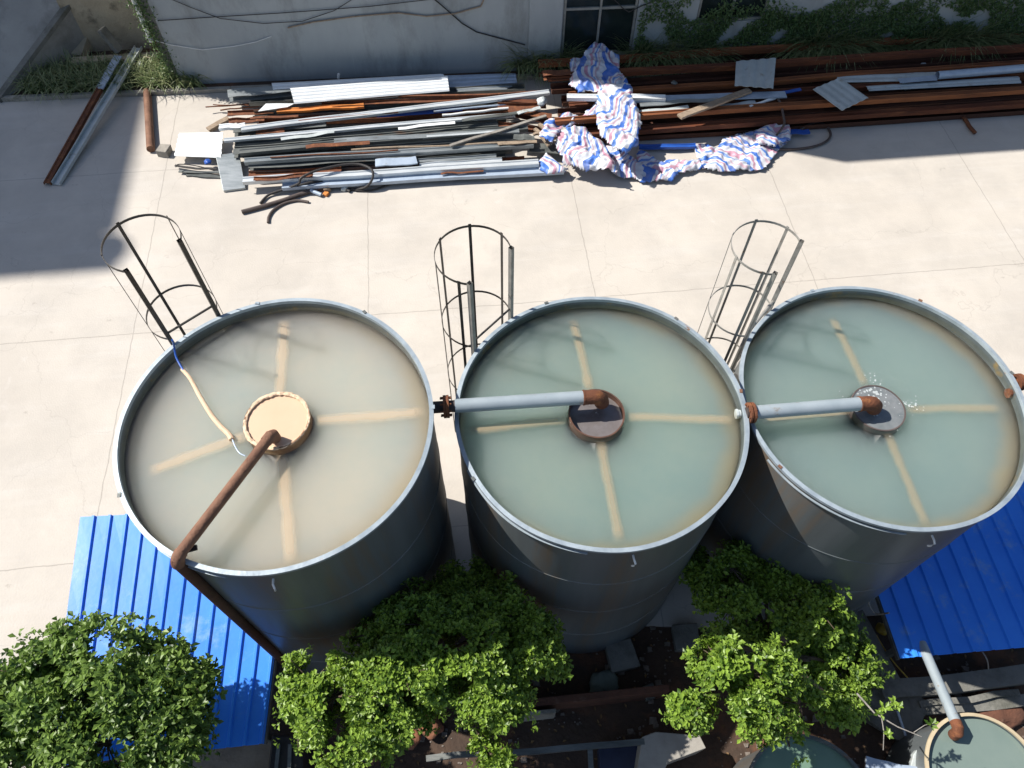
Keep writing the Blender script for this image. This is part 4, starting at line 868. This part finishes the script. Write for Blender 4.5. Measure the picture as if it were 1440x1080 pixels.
patches=[
 ([(826,64),(838,60),(852,62),(870,80),(873,100),(890,122),(868,134),(845,128),(812,132),(800,118),(800,92),(803,80),(818,78)],.78,80,1,.09),
 ([(850,120),(888,118),(897,150),(903,172),(897,205),(882,216),(855,206),(842,188),(836,160),(840,128)],.80,55,2,.09),
 ([(845,135),(858,150),(822,170),(792,178),(775,200),(758,190),(765,170),(790,158),(815,158),(835,146)],.58,20,3,.07),
 ([(783,188),(800,178),(820,180),(845,198),(858,215),(872,246),(855,240),(820,238),(790,226),(780,205)],.42,75,4,.11),
 ([(757,224),(768,214),(785,225),(800,236),(795,243),(770,243),(756,236)],.24,100,5,.05),
 ([(850,203),(880,213),(905,228),(940,232),(958,243),(945,254),(900,255),(868,248),(852,235)],.10,60,6,.07),
 ([(895,208),(930,225),(985,222),(992,236),(960,242),(920,240),(895,230)],.12,30,7,.06),
 ([(975,205),(995,200),(1008,207),(1015,196),(1030,189),(1060,183),(1090,173),(1110,177),(1114,195),(1095,213),(1072,239),(1010,241),(988,238),(980,220)],.10,-35,8,.07),
 ([(1060,184),(1090,172),(1112,177),(1114,196),(1090,206),(1065,203)],.24,-20,9,.08),
]
me=bpy.data.meshes.new('striped_tarpaulin'); vv=[];ff=[];uvl=[]
def ridge(p,s,sd):
    return 1-2*abs(noise.noise(Vector((p.x*s+sd*7.3,p.y*s*1.1,sd))))
for (poly,zb,dirn,sd,amp) in patches:
    W=[G(x,y,zb) for x,y in poly]; pw=[(p.x,p.y) for p in W]; x0=min(p[0] for p in pw);x1=max(p[0] for p in pw);y0=min(p[1] for p in pw);y1=max(p[1] for p in pw)
    st=.028; nx=int((x1-x0)/st)+2; ny=int((y1-y0)/st)+2; idx={}
    ca,sa=math.cos(R(dirn)),math.sin(R(dirn))
    for j in range(ny):
        for i in range(nx):
            x=x0+i*st; y=y0+j*st
            wx=x+.05*noise.noise(Vector((x*3,y*3,sd))); wy=y+.06*noise.noise(Vector((x*3,y*3,sd+4)))
            if inside(wx,wy,pw):
                # distance to edge for a drooping hem
                dm=min(abs((wx-pw[k][0])*(pw[(k+1)%len(pw)][1]-pw[k][1])-(wy-pw[k][1])*(pw[(k+1)%len(pw)][0]-pw[k][0]))/max(1e-6,math.hypot(pw[(k+1)%len(pw)][0]-pw[k][0],pw[(k+1)%len(pw)][1]-pw[k][1])) for k in range(len(pw)))
                droop=-min(zb*.7,.10)*max(0,1-dm/.12)**1.5
                p=Vector((x,y,0)); q=Vector((x*ca+y*sa,(-x*sa+y*ca)*.35,0))
                h=amp*(ridge(q,2.2,sd)*.9+ridge(p,5.5,sd+1)*.55+.25*noise.noise(Vector((x*11,y*11,sd))))
                idx[i,j]=len(vv); vv.append((x+.02*noise.noise(Vector((x*6,y*6,3))),y+.03*noise.noise(Vector((x*6,y*6,8))),max(.012,zb+h+droop)))
                u=(x*sa-y*ca)*1.0+.42*noise.noise(Vector((x*1.5,y*1.5,sd+2)))+.55*h; uvl.append((u*1.75,0))
    for (i,j) in list(idx):
        if (i+1,j) in idx and (i,j+1) in idx and (i+1,j+1) in idx: ff.append((idx[i,j],idx[i+1,j],idx[i+1,j+1],idx[i,j+1]))
me.from_pydata(vv,[],ff); l=me.uv_layers.new(name='UVMap')
for p in me.polygons:
    p.use_smooth=True
    for li in p.loop_indices: l.data[li].uv=uvl[me.loops[li].vertex_index]
me.materials.append(TM); o=bpy.data.objects.new('striped_tarpaulin',me); COL.objects.link(o); tag(o,'crumpled blue, white and red striped tarpaulin draped over the rusty beams','tarpaulin')
s_=o.modifiers.new('s','SOLIDIFY'); s_.thickness=.004

# ------------------------------------------------------------------ vegetation
def leafquad(V,Fc,c,d,n,ln,wd,fold=.25):
    """pointed leaf folded along its midrib"""
    s=d.cross(n).normalized(); k=len(V)
    V+= [tuple(c),tuple(c+d*ln*.58+s*wd*.5+n*wd*fold),tuple(c+d*ln-n*ln*.10),tuple(c+d*ln*.58-s*wd*.5+n*wd*fold),tuple(c+d*ln*.5)]
    Fc+=[(k,k+4,k+1),(k+1,k+4,k+2),(k,k+3,k+4),(k+3,k+2,k+4)]
def rvec(): 
    while True:
        v=Vector((rnd.uniform(-1,1),rnd.uniform(-1,1),rnd.uniform(-1,1)))
        if .05<v.length<1: return v.normalized()
def tree(name,label,base,trunk_top,blobs,nspr,mat,ln,wd,per=6,cat='tree',spread=.9):
    """blobs: (centre, radii, weight)"""
    root=empty(name,(base[0],base[1],0)); tag(root,label,cat,'trees in front of the tanks')
    V=[];Fc=[]; tips=[]
    tot=sum(b[2] for b in blobs)
    for (c,rad,wt) in blobs:
        c=Vector(c); ns=int(nspr*wt/tot)
        i=0; att=0
        while i<ns and att<ns*6:
            att+=1
            v=rvec(); 
            if v.z<-.35 and rnd.random()<.6: continue
            rr=rnd.random()**.30
            p=c+Vector((v.x*rad[0],v.y*rad[1],v.z*rad[2]))*rr*(1+.45*noise.noise(v*2.6+c))+rvec()*(.10*rnd.random()**2)
            if noise.noise(p*2.9+Vector((0,0,7)))<-.06 : continue       # gaps
            out=(v+Vector((0,0,.75))+rvec()*.45).normalized(); i+=1
            if rnd.random()<.04: tips.append(p)
            ax=out.cross(rvec()).normalized(); ay=out.cross(ax)
            a0=rnd.random()*6.28
            for k in range(per):
                an=a0+k*2.399; el=.25+.55*k/per
                d=(ax*math.cos(an)+ay*math.sin(an))*(1-el*.5)+out*el; d.normalize()
                nn=(out-d*out.dot(d)); nn=(nn+rvec()*.35).normalized(); nn=(nn-d*nn.dot(d)).normalized()
                s_=rnd.uniform(.5,1.35); leafquad(V,Fc,p+d*ln*.15-out*(.012*k)+rvec()*ln*.3,d,nn,ln*s_,wd*s_)
    me=bpy.data.meshes.new('crown'); me.from_pydata(V,[],Fc); me.materials.append(mat)
    for f in me.polygons: f.use_smooth=False
    o=bpy.data.objects.new('crown',me); COL.objects.link(o); o.parent=root; o.matrix_parent_inverse=Matrix.Translation(-Vector(root.location))
    mb=MB(); tt=Vector(trunk_top); b0=Vector((base[0],base[1],-.05))
    mb.tube([b0,b0.lerp(tt,.4)+Vector((.04,.03,0)),tt],.075,10,r2=.045)
    mb.build('trunk',BARK,root,True)
    mb=MB()
    for (c,rad,wt) in blobs:
        c=Vector(c); m2=tt.lerp(c,.5)+Vector((rnd.uniform(-.1,.1),rnd.uniform(-.1,.1),-.08)); mb.tube([b0.lerp(tt,.75),m2,c],.035,7,r2=.012)
    for p in tips:
        c=min((Vector(b[0]) for b in blobs),key=lambda q:(q-p).length); mb.tube([c.lerp(p,-.1),c.lerp(p,.5)+Vector((0,0,.03)),p],.011,5,r2=.004)
    mb.build('limb',BARK,root,True)
    return root
def B(px,py,z,rx,ry,rz,wt=None): 
    g=G(px,py,z); return (tuple(g),(rx,ry,rz),wt or rx*ry)
bl=[B(70,985,2.75,.75,.6,.55),B(170,960,2.95,.75,.62,.5),B(120,905,2.9,.5,.30,.35),B(240,985,2.85,.50,.55,.4),B(20,1040,2.6,.7,.6,.5),B(150,1045,2.8,.85,.55,.5),B(245,1060,2.6,.40,.40,.4),B(40,945,2.75,.42,.42,.4),B(270,945,2.9,.28,.22,.25),B(-60,1010,2.5,.7,.7,.5)]
g=G(110,1010,2); tree('broadleaf_tree','broad leaved green tree at bottom left over the blue shed roof',(g.x,g.y-.1),(g.x,g.y,2.3),bl,6500,LEAFB,.086,.050,5)
bl=[B(470,980,2.95,.62,.50,.45),B(570,950,3.05,.65,.5,.45),B(660,930,3.0,.62,.5,.45),B(600,880,2.9,.70,.45,.4),B(700,880,2.7,.62,.55,.4),B(640,840,2.5,.38,.36,.35),B(730,930,2.7,.40,.45,.4),B(500,1050,2.85,.42,.42,.4),B(440,960,2.9,.38,.38,.35),B(690,995,2.9,.42,.32,.35),B(560,1010,2.8,.40,.32,.35),B(690,1060,2.5,.28,.22,.25),B(420,1015,2.6,.22,.3,.25),B(660,830,2.2,.40,.4,.4),B(540,890,2.7,.5,.4,.35),B(755,905,2.5,.40,.5,.4)]
g=G(600,930,2); tree('broadleaf_tree','wide yellow green tree between the left and middle tanks, half in their shade',(g.x,g.y-.1),(g.x,g.y,2.4),bl,11500,LEAFA,.062,.038,6)
bl=[B(1060,950,2.95,.55,.45,.40),B(1010,930,2.9,.36,.3,.3),B(1100,870,2.1,.62,.50,.4),B(1040,840,2.2,.58,.5,.4),B(1150,930,1.6,.50,.55,.4),B(975,1000,2.8,.30,.22,.25),B(1070,1010,2.8,.38,.26,.25),B(1125,990,2.5,.26,.24,.25),B(1180,990,1.7,.30,.32,.25),B(1030,800,2.3,.42,.35,.35),B(1150,860,2.4,.36,.36,.3),B(1110,1050,2.4,.14,.16,.14),B(1190,940,1.5,.45,.5,.4),B(1080,810,2.2,.55,.42,.4),B(1160,880,1.7,.48,.45,.35),B(980,800,2.0,.28,.3,.3)]
g=G(1090,910,2); tree('broadleaf_tree','yellow green tree below the gap between the middle and right tanks',(g.x,g.y-.1),(g.x,g.y,2.4),bl,7800,LEAFA,.070,.043,6)
# leafy bare twig to the right
tw_=empty('twig',tuple(G(1212,985,2.6))); tag(tw_,'thin bare twig with a few leaf rosettes beside the right tree','branch')
mb=MB(); mb.tube([G(1205,975,2.55),G(1230,1003,2.6),G(1262,1022,2.62),G(1296,1036,2.62)],.012,6,r2=.005); mb.tube([G(1240,1010,2.6),G(1243,1030,2.55),G(1242,1055,2.5)],.007,5,r2=.004); mb.tube([G(1285,1030,2.62),G(1300,1020,2.66),G(1308,1018,2.66)],.006,5,r2=.004); mb.tube([G(1238,1008,2.6),G(1250,990,2.7),G(1256,984,2.7)],.006,5,r2=.004); mb.build('stem',WOODG,tw_,True)
V=[];Fc=[]
for (x,y,z,n) in ((1243,995,2.68,9),(1256,988,2.7,8),(1308,1018,2.67,7),(1248,1032,2.58,7),(1262,993,2.7,6),(1236,1005,2.62,5)):
    p=G(x,y,z)
    for k in range(n):
        an=k*2.4; d=Vector((math.cos(an),math.sin(an),.5)).normalized(); nn=(Vector((0,0,1))-d*d.z).normalized(); leafquad(V,Fc,p+rvec()*.02,d,nn,.085,.045)
me=bpy.data.meshes.new('leaves'); me.from_pydata(V,[],Fc); me.materials.append(LEAFA); o=bpy.data.objects.new('leaves',me); COL.objects.link(o); o.parent=tw_; o.matrix_parent_inverse=Matrix.Translation(-Vector(tw_.location))

def blades(name,label,cat,sampler,n,ln,mat,wd=.014,kind='stuff'):
    V=[];Fc=[]
    for _ in range(n):
        p,hs=sampler(); az=rnd.uniform(0,6.28); lean=rnd.uniform(.25,1.1); L_=ln*rnd.uniform(.5,1.15)*hs; d=Vector((math.cos(az),math.sin(az),0)); s=Vector((-d.y,d.x,0)); k=len(V); w_=wd*rnd.uniform(.7,1.5)
        for q in range(5):
            t=q/4; an=lean*t*1.6; c=p+d*(L_*t*math.sin(an))+Vector((0,0,L_*t*max(.12,math.cos(an)))); ww=w_*(1-t)**.6
            V+=[tuple(c-s*ww),tuple(c+s*ww)]
        for q in range(4): Fc.append((k+2*q,k+2*q+1,k+2*q+3,k+2*q+2))
    me=bpy.data.meshes.new(name); me.from_pydata(V,[],Fc); me.materials.append(mat); o=bpy.data.objects.new(name,me); COL.objects.link(o); return tag(o,label,cat,kind=kind)
def s1():
    x=rnd.uniform(G(40,130).x,G(305,110).x); ymin=kl(x)+.08; 
    y=rnd.uniform(ymin,ymin+.9)
    while noise.noise(Vector((x*1.1,y*1.1,0)))<-.25: x=rnd.uniform(G(40,130).x,G(305,110).x); ymin=kl(x)+.08; y=rnd.uniform(ymin,ymin+.9)
    return Vector((x,y,.05)),1
blades('grass','tufts of long green grass along the left planting bed','grass',s1,3000,.62,GRASS)
def s2():
    while True:
        x=rnd.uniform(.2,16); y=rnd.uniform(kl(x)+.25,wl(x)-.05); d_=noise.noise(Vector((x*.7,y*.7,3)))
        if x<1.2 and rnd.random()<.4: continue
        if d_>-.35: return Vector((x,y,.05)),(.75+.6*d_)*(1 if x>3 else .8)
blades('weeds','dark tangle of long weeds between the right heap and the wall','weeds',s2,12000,1.5,GRASS,.014)
# broad leaf ground cover / vines
V=[];Fc=[]
for _ in range(26000):
    x=rnd.uniform(3.2,17); dep=rnd.random(); y=kl(x)+.3+dep*1.5
    hgt=(.55+1.5*dep)*(1+.5*noise.noise(Vector((x*.8,y*.8,1)))); 
    if x>9: y-=.2*rnd.random()
    p=Vector((x,min(y,wl(x)-.05),.05+hgt*rnd.random()**.4)); 
    if noise.noise(p*1.4)<-.28: continue
    d=(rvec()+Vector((0,-.3,.2))).normalized(); nn=(Vector((0,-.4,1))+rvec()*.6); nn=(nn-d*nn.dot(d)).normalized(); leafquad(V,Fc,p,d,nn,rnd.uniform(.06,.12),rnd.uniform(.03,.06))
me=bpy.data.meshes.new('shrubbery'); me.from_pydata(V,[],Fc); me.materials.append(WEED); o=bpy.data.objects.new('shrubbery',me); COL.objects.link(o); tag(o,'dense low green shrubbery along the wall at the top right','shrubbery',kind='stuff')
# moss/creeper on the building corner
V=[];Fc=[]
for _ in range(1500):
    t=rnd.random(); p=Vector((xl-.15+rnd.gauss(0,.12)-.1*t,wl(xl)-.05+rnd.gauss(0,.05),.1+3.2*t)); d=rvec(); nn=rvec(); nn=(nn-d*nn.dot(d)).normalized(); leafquad(V,Fc,p,d,nn,.07,.035)
me=bpy.data.meshes.new('creeper'); me.from_pydata(V,[],Fc); me.materials.append(WEED); o=bpy.data.objects.new('creeper',me); COL.objects.link(o); tag(o,'dark creeper climbing the building corner beside the downpipe','creeper',kind='stuff')

# ------------------------------------------------------------------ things at the bottom of the picture
def pxprism(px,z0,z1,name,mat,label,cat,bevel=.01,at=None):
    zz=z1 if at is None else at
    P=[G(x,y,zz) for x,y in px]; mb=MB(); mb.prism([(p.x,p.y) for p in reversed(P)],z0,z1); return tag(mb.build(name,mat,bevel=bevel),label,cat)
pxprism([(655,992),(940,962),(942,972),(657,1004)],-.06,.48,'brick_wall',BRICK,'low brown brick retaining wall below the middle tank','wall')
pxprism([(735,1001),(782,996),(782,1002),(736,1007)],.0,.52,'brick_course',KERB,'row of pale bricks beside the brown retaining wall','bricks')
lump((848,965),.0,.42,pm('green grey sacking',(.17,.20,.17),(.11,.135,.12),4,.9,0,.5),'sack','slumped green grey sack on the soil below the middle tank','sack',.6,21)
lump((912,975),-.02,.2,GALVD,'bucket','small dull bucket next to the slumped sack','bucket',.8,23,True)
lump((872,925),-.02,.42,CONCD,'concrete_block','old concrete footing block beside the middle tank base','block',.6,25,True)
lump((962,900),-.02,.40,CONCD,'concrete_block','pale concrete block in the shade between middle and right tanks','block',.5,27,True)
st=empty('steel_rack',tuple(G(780,1050))); tag(st,'low grey steel frame along the bottom edge of the yard','frame')
bar('slab',(600,1068),(905,1041),.55,.08,.08,GALVD,'top_rail','','',parent=st)
bar('slab',(829,1048),(832,1100),.50,.07,.06,GALVD,'arm','','',parent=st)
bar('slab',(700,1058),(702,1110),.50,.07,.06,GALVD,'arm','','',parent=st)
pxprism([(842,1052),(900,1047),(905,1100),(845,1110)],0,.25,'crate',pm('dark blue plastic',(.02,.03,.07),(.015,.02,.05),5,.5),'dark blue crate under the grey steel frame','crate')
pxprism([(895,1090),(903,1036),(922,1029),(984,1034),(993,1052),(940,1072),(925,1100)],.0,.62,'slab_board',pm('pale board',(.36,.34,.30),(.28,.26,.23),4,.8,0,.2,20,(.12,.09,.06),5,.66,.03),'pale worn board lying near the bottom centre','board',.01)
lump((606,1022),.0,.34,pm('orange earth',(.30,.12,.06),(.16,.07,.04),5,.9,0,.6),'clay_pot','sunlit orange clay lump glimpsed under the wide tree','clay',.5,31)
lump((575,1040),.0,.3,MATS['orange earth'],'clay_pot','smaller orange clay lump glimpsed under the wide tree','clay',.5,33)
# beams right
bar('slab',(1196,868),(1246,962),.12,.24,.24,CONCD,'concrete_beam','dark concrete beam running down beside the right tree','beam')
bar('slab',(1232,976),(1450,950),.10,.26,.22,CONCD,'concrete_beam','long concrete beam lying across below the right blue roof','beam')
bar('slab',(1290,992),(1430,974),.12,.09,.08,CONCD,'concrete_beam','thin concrete post nearest the yellow rimmed tank','beam')
bar('slab',(1220,1008),(1450,985),.02,.16,.12,CONCD,'concrete_beam','half buried concrete post behind the yellow rimmed tank','beam')
lump((1252,1000),-.02,.75,CONCD,'concrete_block','broad dark concrete footing below the right blue roof corner','block',.25,35,True)
lump((1402,996),-.04,.7,BRICK,'rubble','reddish rubble heap behind the yellow rimmed tank','rubble',.25,37)
mb=MB(); mb.tube([G(1262,1000,.2),G(1276,1042,.2)],.02,8); tag(mb.build('pipe_stub',BLUEL,smooth=True),'thin blue grey pipe standing in the soil by the twig','pipe')
hose([(1221,835,1.4),(1222,850,1.1),(1232,863,1.0),(1250,862,1.3)],.012,WOODG,'thin pale cable loop at the corner of the right blue roof','cable')
hose([(1232,893,.3),(1252,925,.3),(1278,955,.3)],.010,YEL,'thin yellow cord on the soil under the right blue roof','cord')
lump((1238,886),.1,.18,YEL,'plastic_bag','small yellow bag under the edge of the right blue roof','bag',.7,39)
hose([(1380,914,1.0),(1388,928,1.2),(1390,940,.8)],.010,WOODG,'thin pale wire hanging from the edge of the right blue roof','wire')
# small round tanks
def small_tank(px,py,z,r,rimmat,wm,label,rimw=.03):
    c=G(px,py,z); root=empty('round_basin',(c.x,c.y,0)); tag(root,label,'basin')
    mb=MB(); mb.lathe([(r,0),(r,z)],72,(c.x,c.y,0)); mb.build('basin_wall',STEEL,root,True)
    mb=MB(); mb.lathe([(r-.012,z-.03),(r+rimw,z-.03),(r+rimw,z),(r-.012,z+.003)],72,(c.x,c.y,0),True); mb.build('rim',rimmat,root,True)
    mb=MB(); mb.lathe([(r-.01,z-.02),(r-.01,z-.4)],72,(c.x,c.y,0)); mb.build('inner_wall',INNER,root,True)
    mb=MB(); mb.disc(r-.01,z-.08,72,(c.x,c.y)); mb.build('water',wm,root); return root,c
wA=pm('basin water green',(.16,.25,.18),(.13,.21,.15),1.5,.08,0,.05,8); wB=pm('basin water grey',(.175,.225,.20),(.15,.20,.18),1.5,.08,0,.05,8,(.4,.42,.40),7,.71,.02)
small_tank(1141,1132,1.35,.80,GALVD,wA,'small round basin of dark green water at the bottom edge under the right tree')
rt,c=small_tank(1388,1092,1.35,.74,pm('cream rim',(.50,.42,.28),(.42,.34,.22),5,.6),wB,'small round basin with cream rim at the bottom right corner')
z_=1.46; a=G(1296,905,1.0); b=G(1344,1016,z_); dv=(b-a).normalized()
pr=empty('basin_pipe',tuple(a)); tag(pr,'pale pipe with rusty tip running from under the blue roof into the cream rimmed basin','pipe')
mb=MB(); mb.tube([a,b],.07,18); mb.build('pipe',PIPEW,pr,True)
mb=MB(); mb.tube([b-dv*.01,b+dv*.07,b+dv*.13+Vector((0,0,-.06)),b+dv*.15+Vector((0,0,-.18))],.074,18); mb.build('elbow',RUST,pr,True)
bar('slab',(1216,1072),(1300,1092),1.0,.16,.04,BLUEL,'plank','paint spattered pale blue plank between the two small basins','plank')
pxprism([(1275,1100),(1285,1060),(1310,1030),(1318,1040),(1302,1070),(1300,1100)],.9,1.0,'cement_bag',WHITED,'pale spattered bag beside the cream rimmed basin','bag')
# dark tub, lower left of the centre tree
tb=empty('wheeled_tub',tuple(G(405,1050))); tag(tb,'dark tub frame half hidden between blue shed and wide tree','tub')
P=[G(x,y,.7) for x,y in ((382,1032),(425,1036),(428,1100),(374,1100))]; mb=MB(); mb.prism([(p.x,p.y) for p in reversed(P)],.0,.7); mb.build('body',BLACK,tb,bevel=.03)
bar('slab',(392,1048),(386,1110),.72,.05,.03,GALVD,'frame_bar','','',parent=tb)
bar('slab',(408,1048),(406,1110),.72,.05,.03,GALVD,'frame_bar','','',parent=tb)
mb=MB(); mb.quad(G(250,1045,-.03),G(250,1110,-.03),G(385,1110,-.03),G(385,1040,-.03))
tag(mb.build('dirt_path',pm('sandy earth',(.34,.26,.18),(.24,.18,.12),3,.95,0,.6)),kind='structure')
# rubble on soil below tanks
for i,(x,y,s_) in enumerate(((945,800,.25),(958,830,.3),(935,862,.25),(925,866,.2),(980,850,.25))):
    pass

V=[];Fc=[]
for _ in range(2600):
    x=rnd.uniform(-2.6,8.5); y=rnd.uniform(-.4,3.3)
    if noise.noise(Vector((x*1.2,y*1.2,9)))<-.05: continue
    s_=.012+.05*rnd.random()**4; k=len(V); c=Vector((x,y,-.06+s_*.3))
    for sx in (-1,1):
        for sy in (-1,1):
            for sz in (-1,1): V.append(tuple(c+Vector((sx*s_*rnd.uniform(.5,1.2),sy*s_*rnd.uniform(.4,1),sz*s_*.5))))
    Fc+=[(k,k+1,k+3,k+2),(k+4,k+6,k+7,k+5),(k,k+4,k+5,k+1),(k+2,k+3,k+7,k+6),(k,k+2,k+6,k+4),(k+1,k+5,k+7,k+3)]
me=bpy.data.meshes.new('gravel'); me.from_pydata(V,[],Fc); me.materials.append(pm('gravel stones',(.24,.21,.18),(.10,.075,.06),9,.9)); o=bpy.data.objects.new('gravel',me); COL.objects.link(o); tag(o,'loose gravel and crumbs of rubble scattered on the dark soil below the tanks','gravel',kind='stuff')
# fallen leaves on the left and right blue roofs and the soil
V=[];Fc=[]
for _ in range(420):
    x=rnd.uniform(-2.4,8); y=rnd.uniform(-.3,3.2); d=rvec(); d.z*=.2; d.normalize(); nn=(Vector((0,0,1))-d*d.z).normalized(); leafquad(V,Fc,Vector((x,y,-.03)),d,nn,.07,.04)
me=bpy.data.meshes.new('leaf_litter'); me.from_pydata(V,[],Fc); me.materials.append(pm('dry leaves',(.22,.13,.05),(.12,.07,.03),9,.8)); o=bpy.data.objects.new('leaf_litter',me); COL.objects.link(o); tag(o,'dry fallen leaves scattered on the soil under the trees','leaves',kind='stuff')
sc.render.engine='CYCLES'
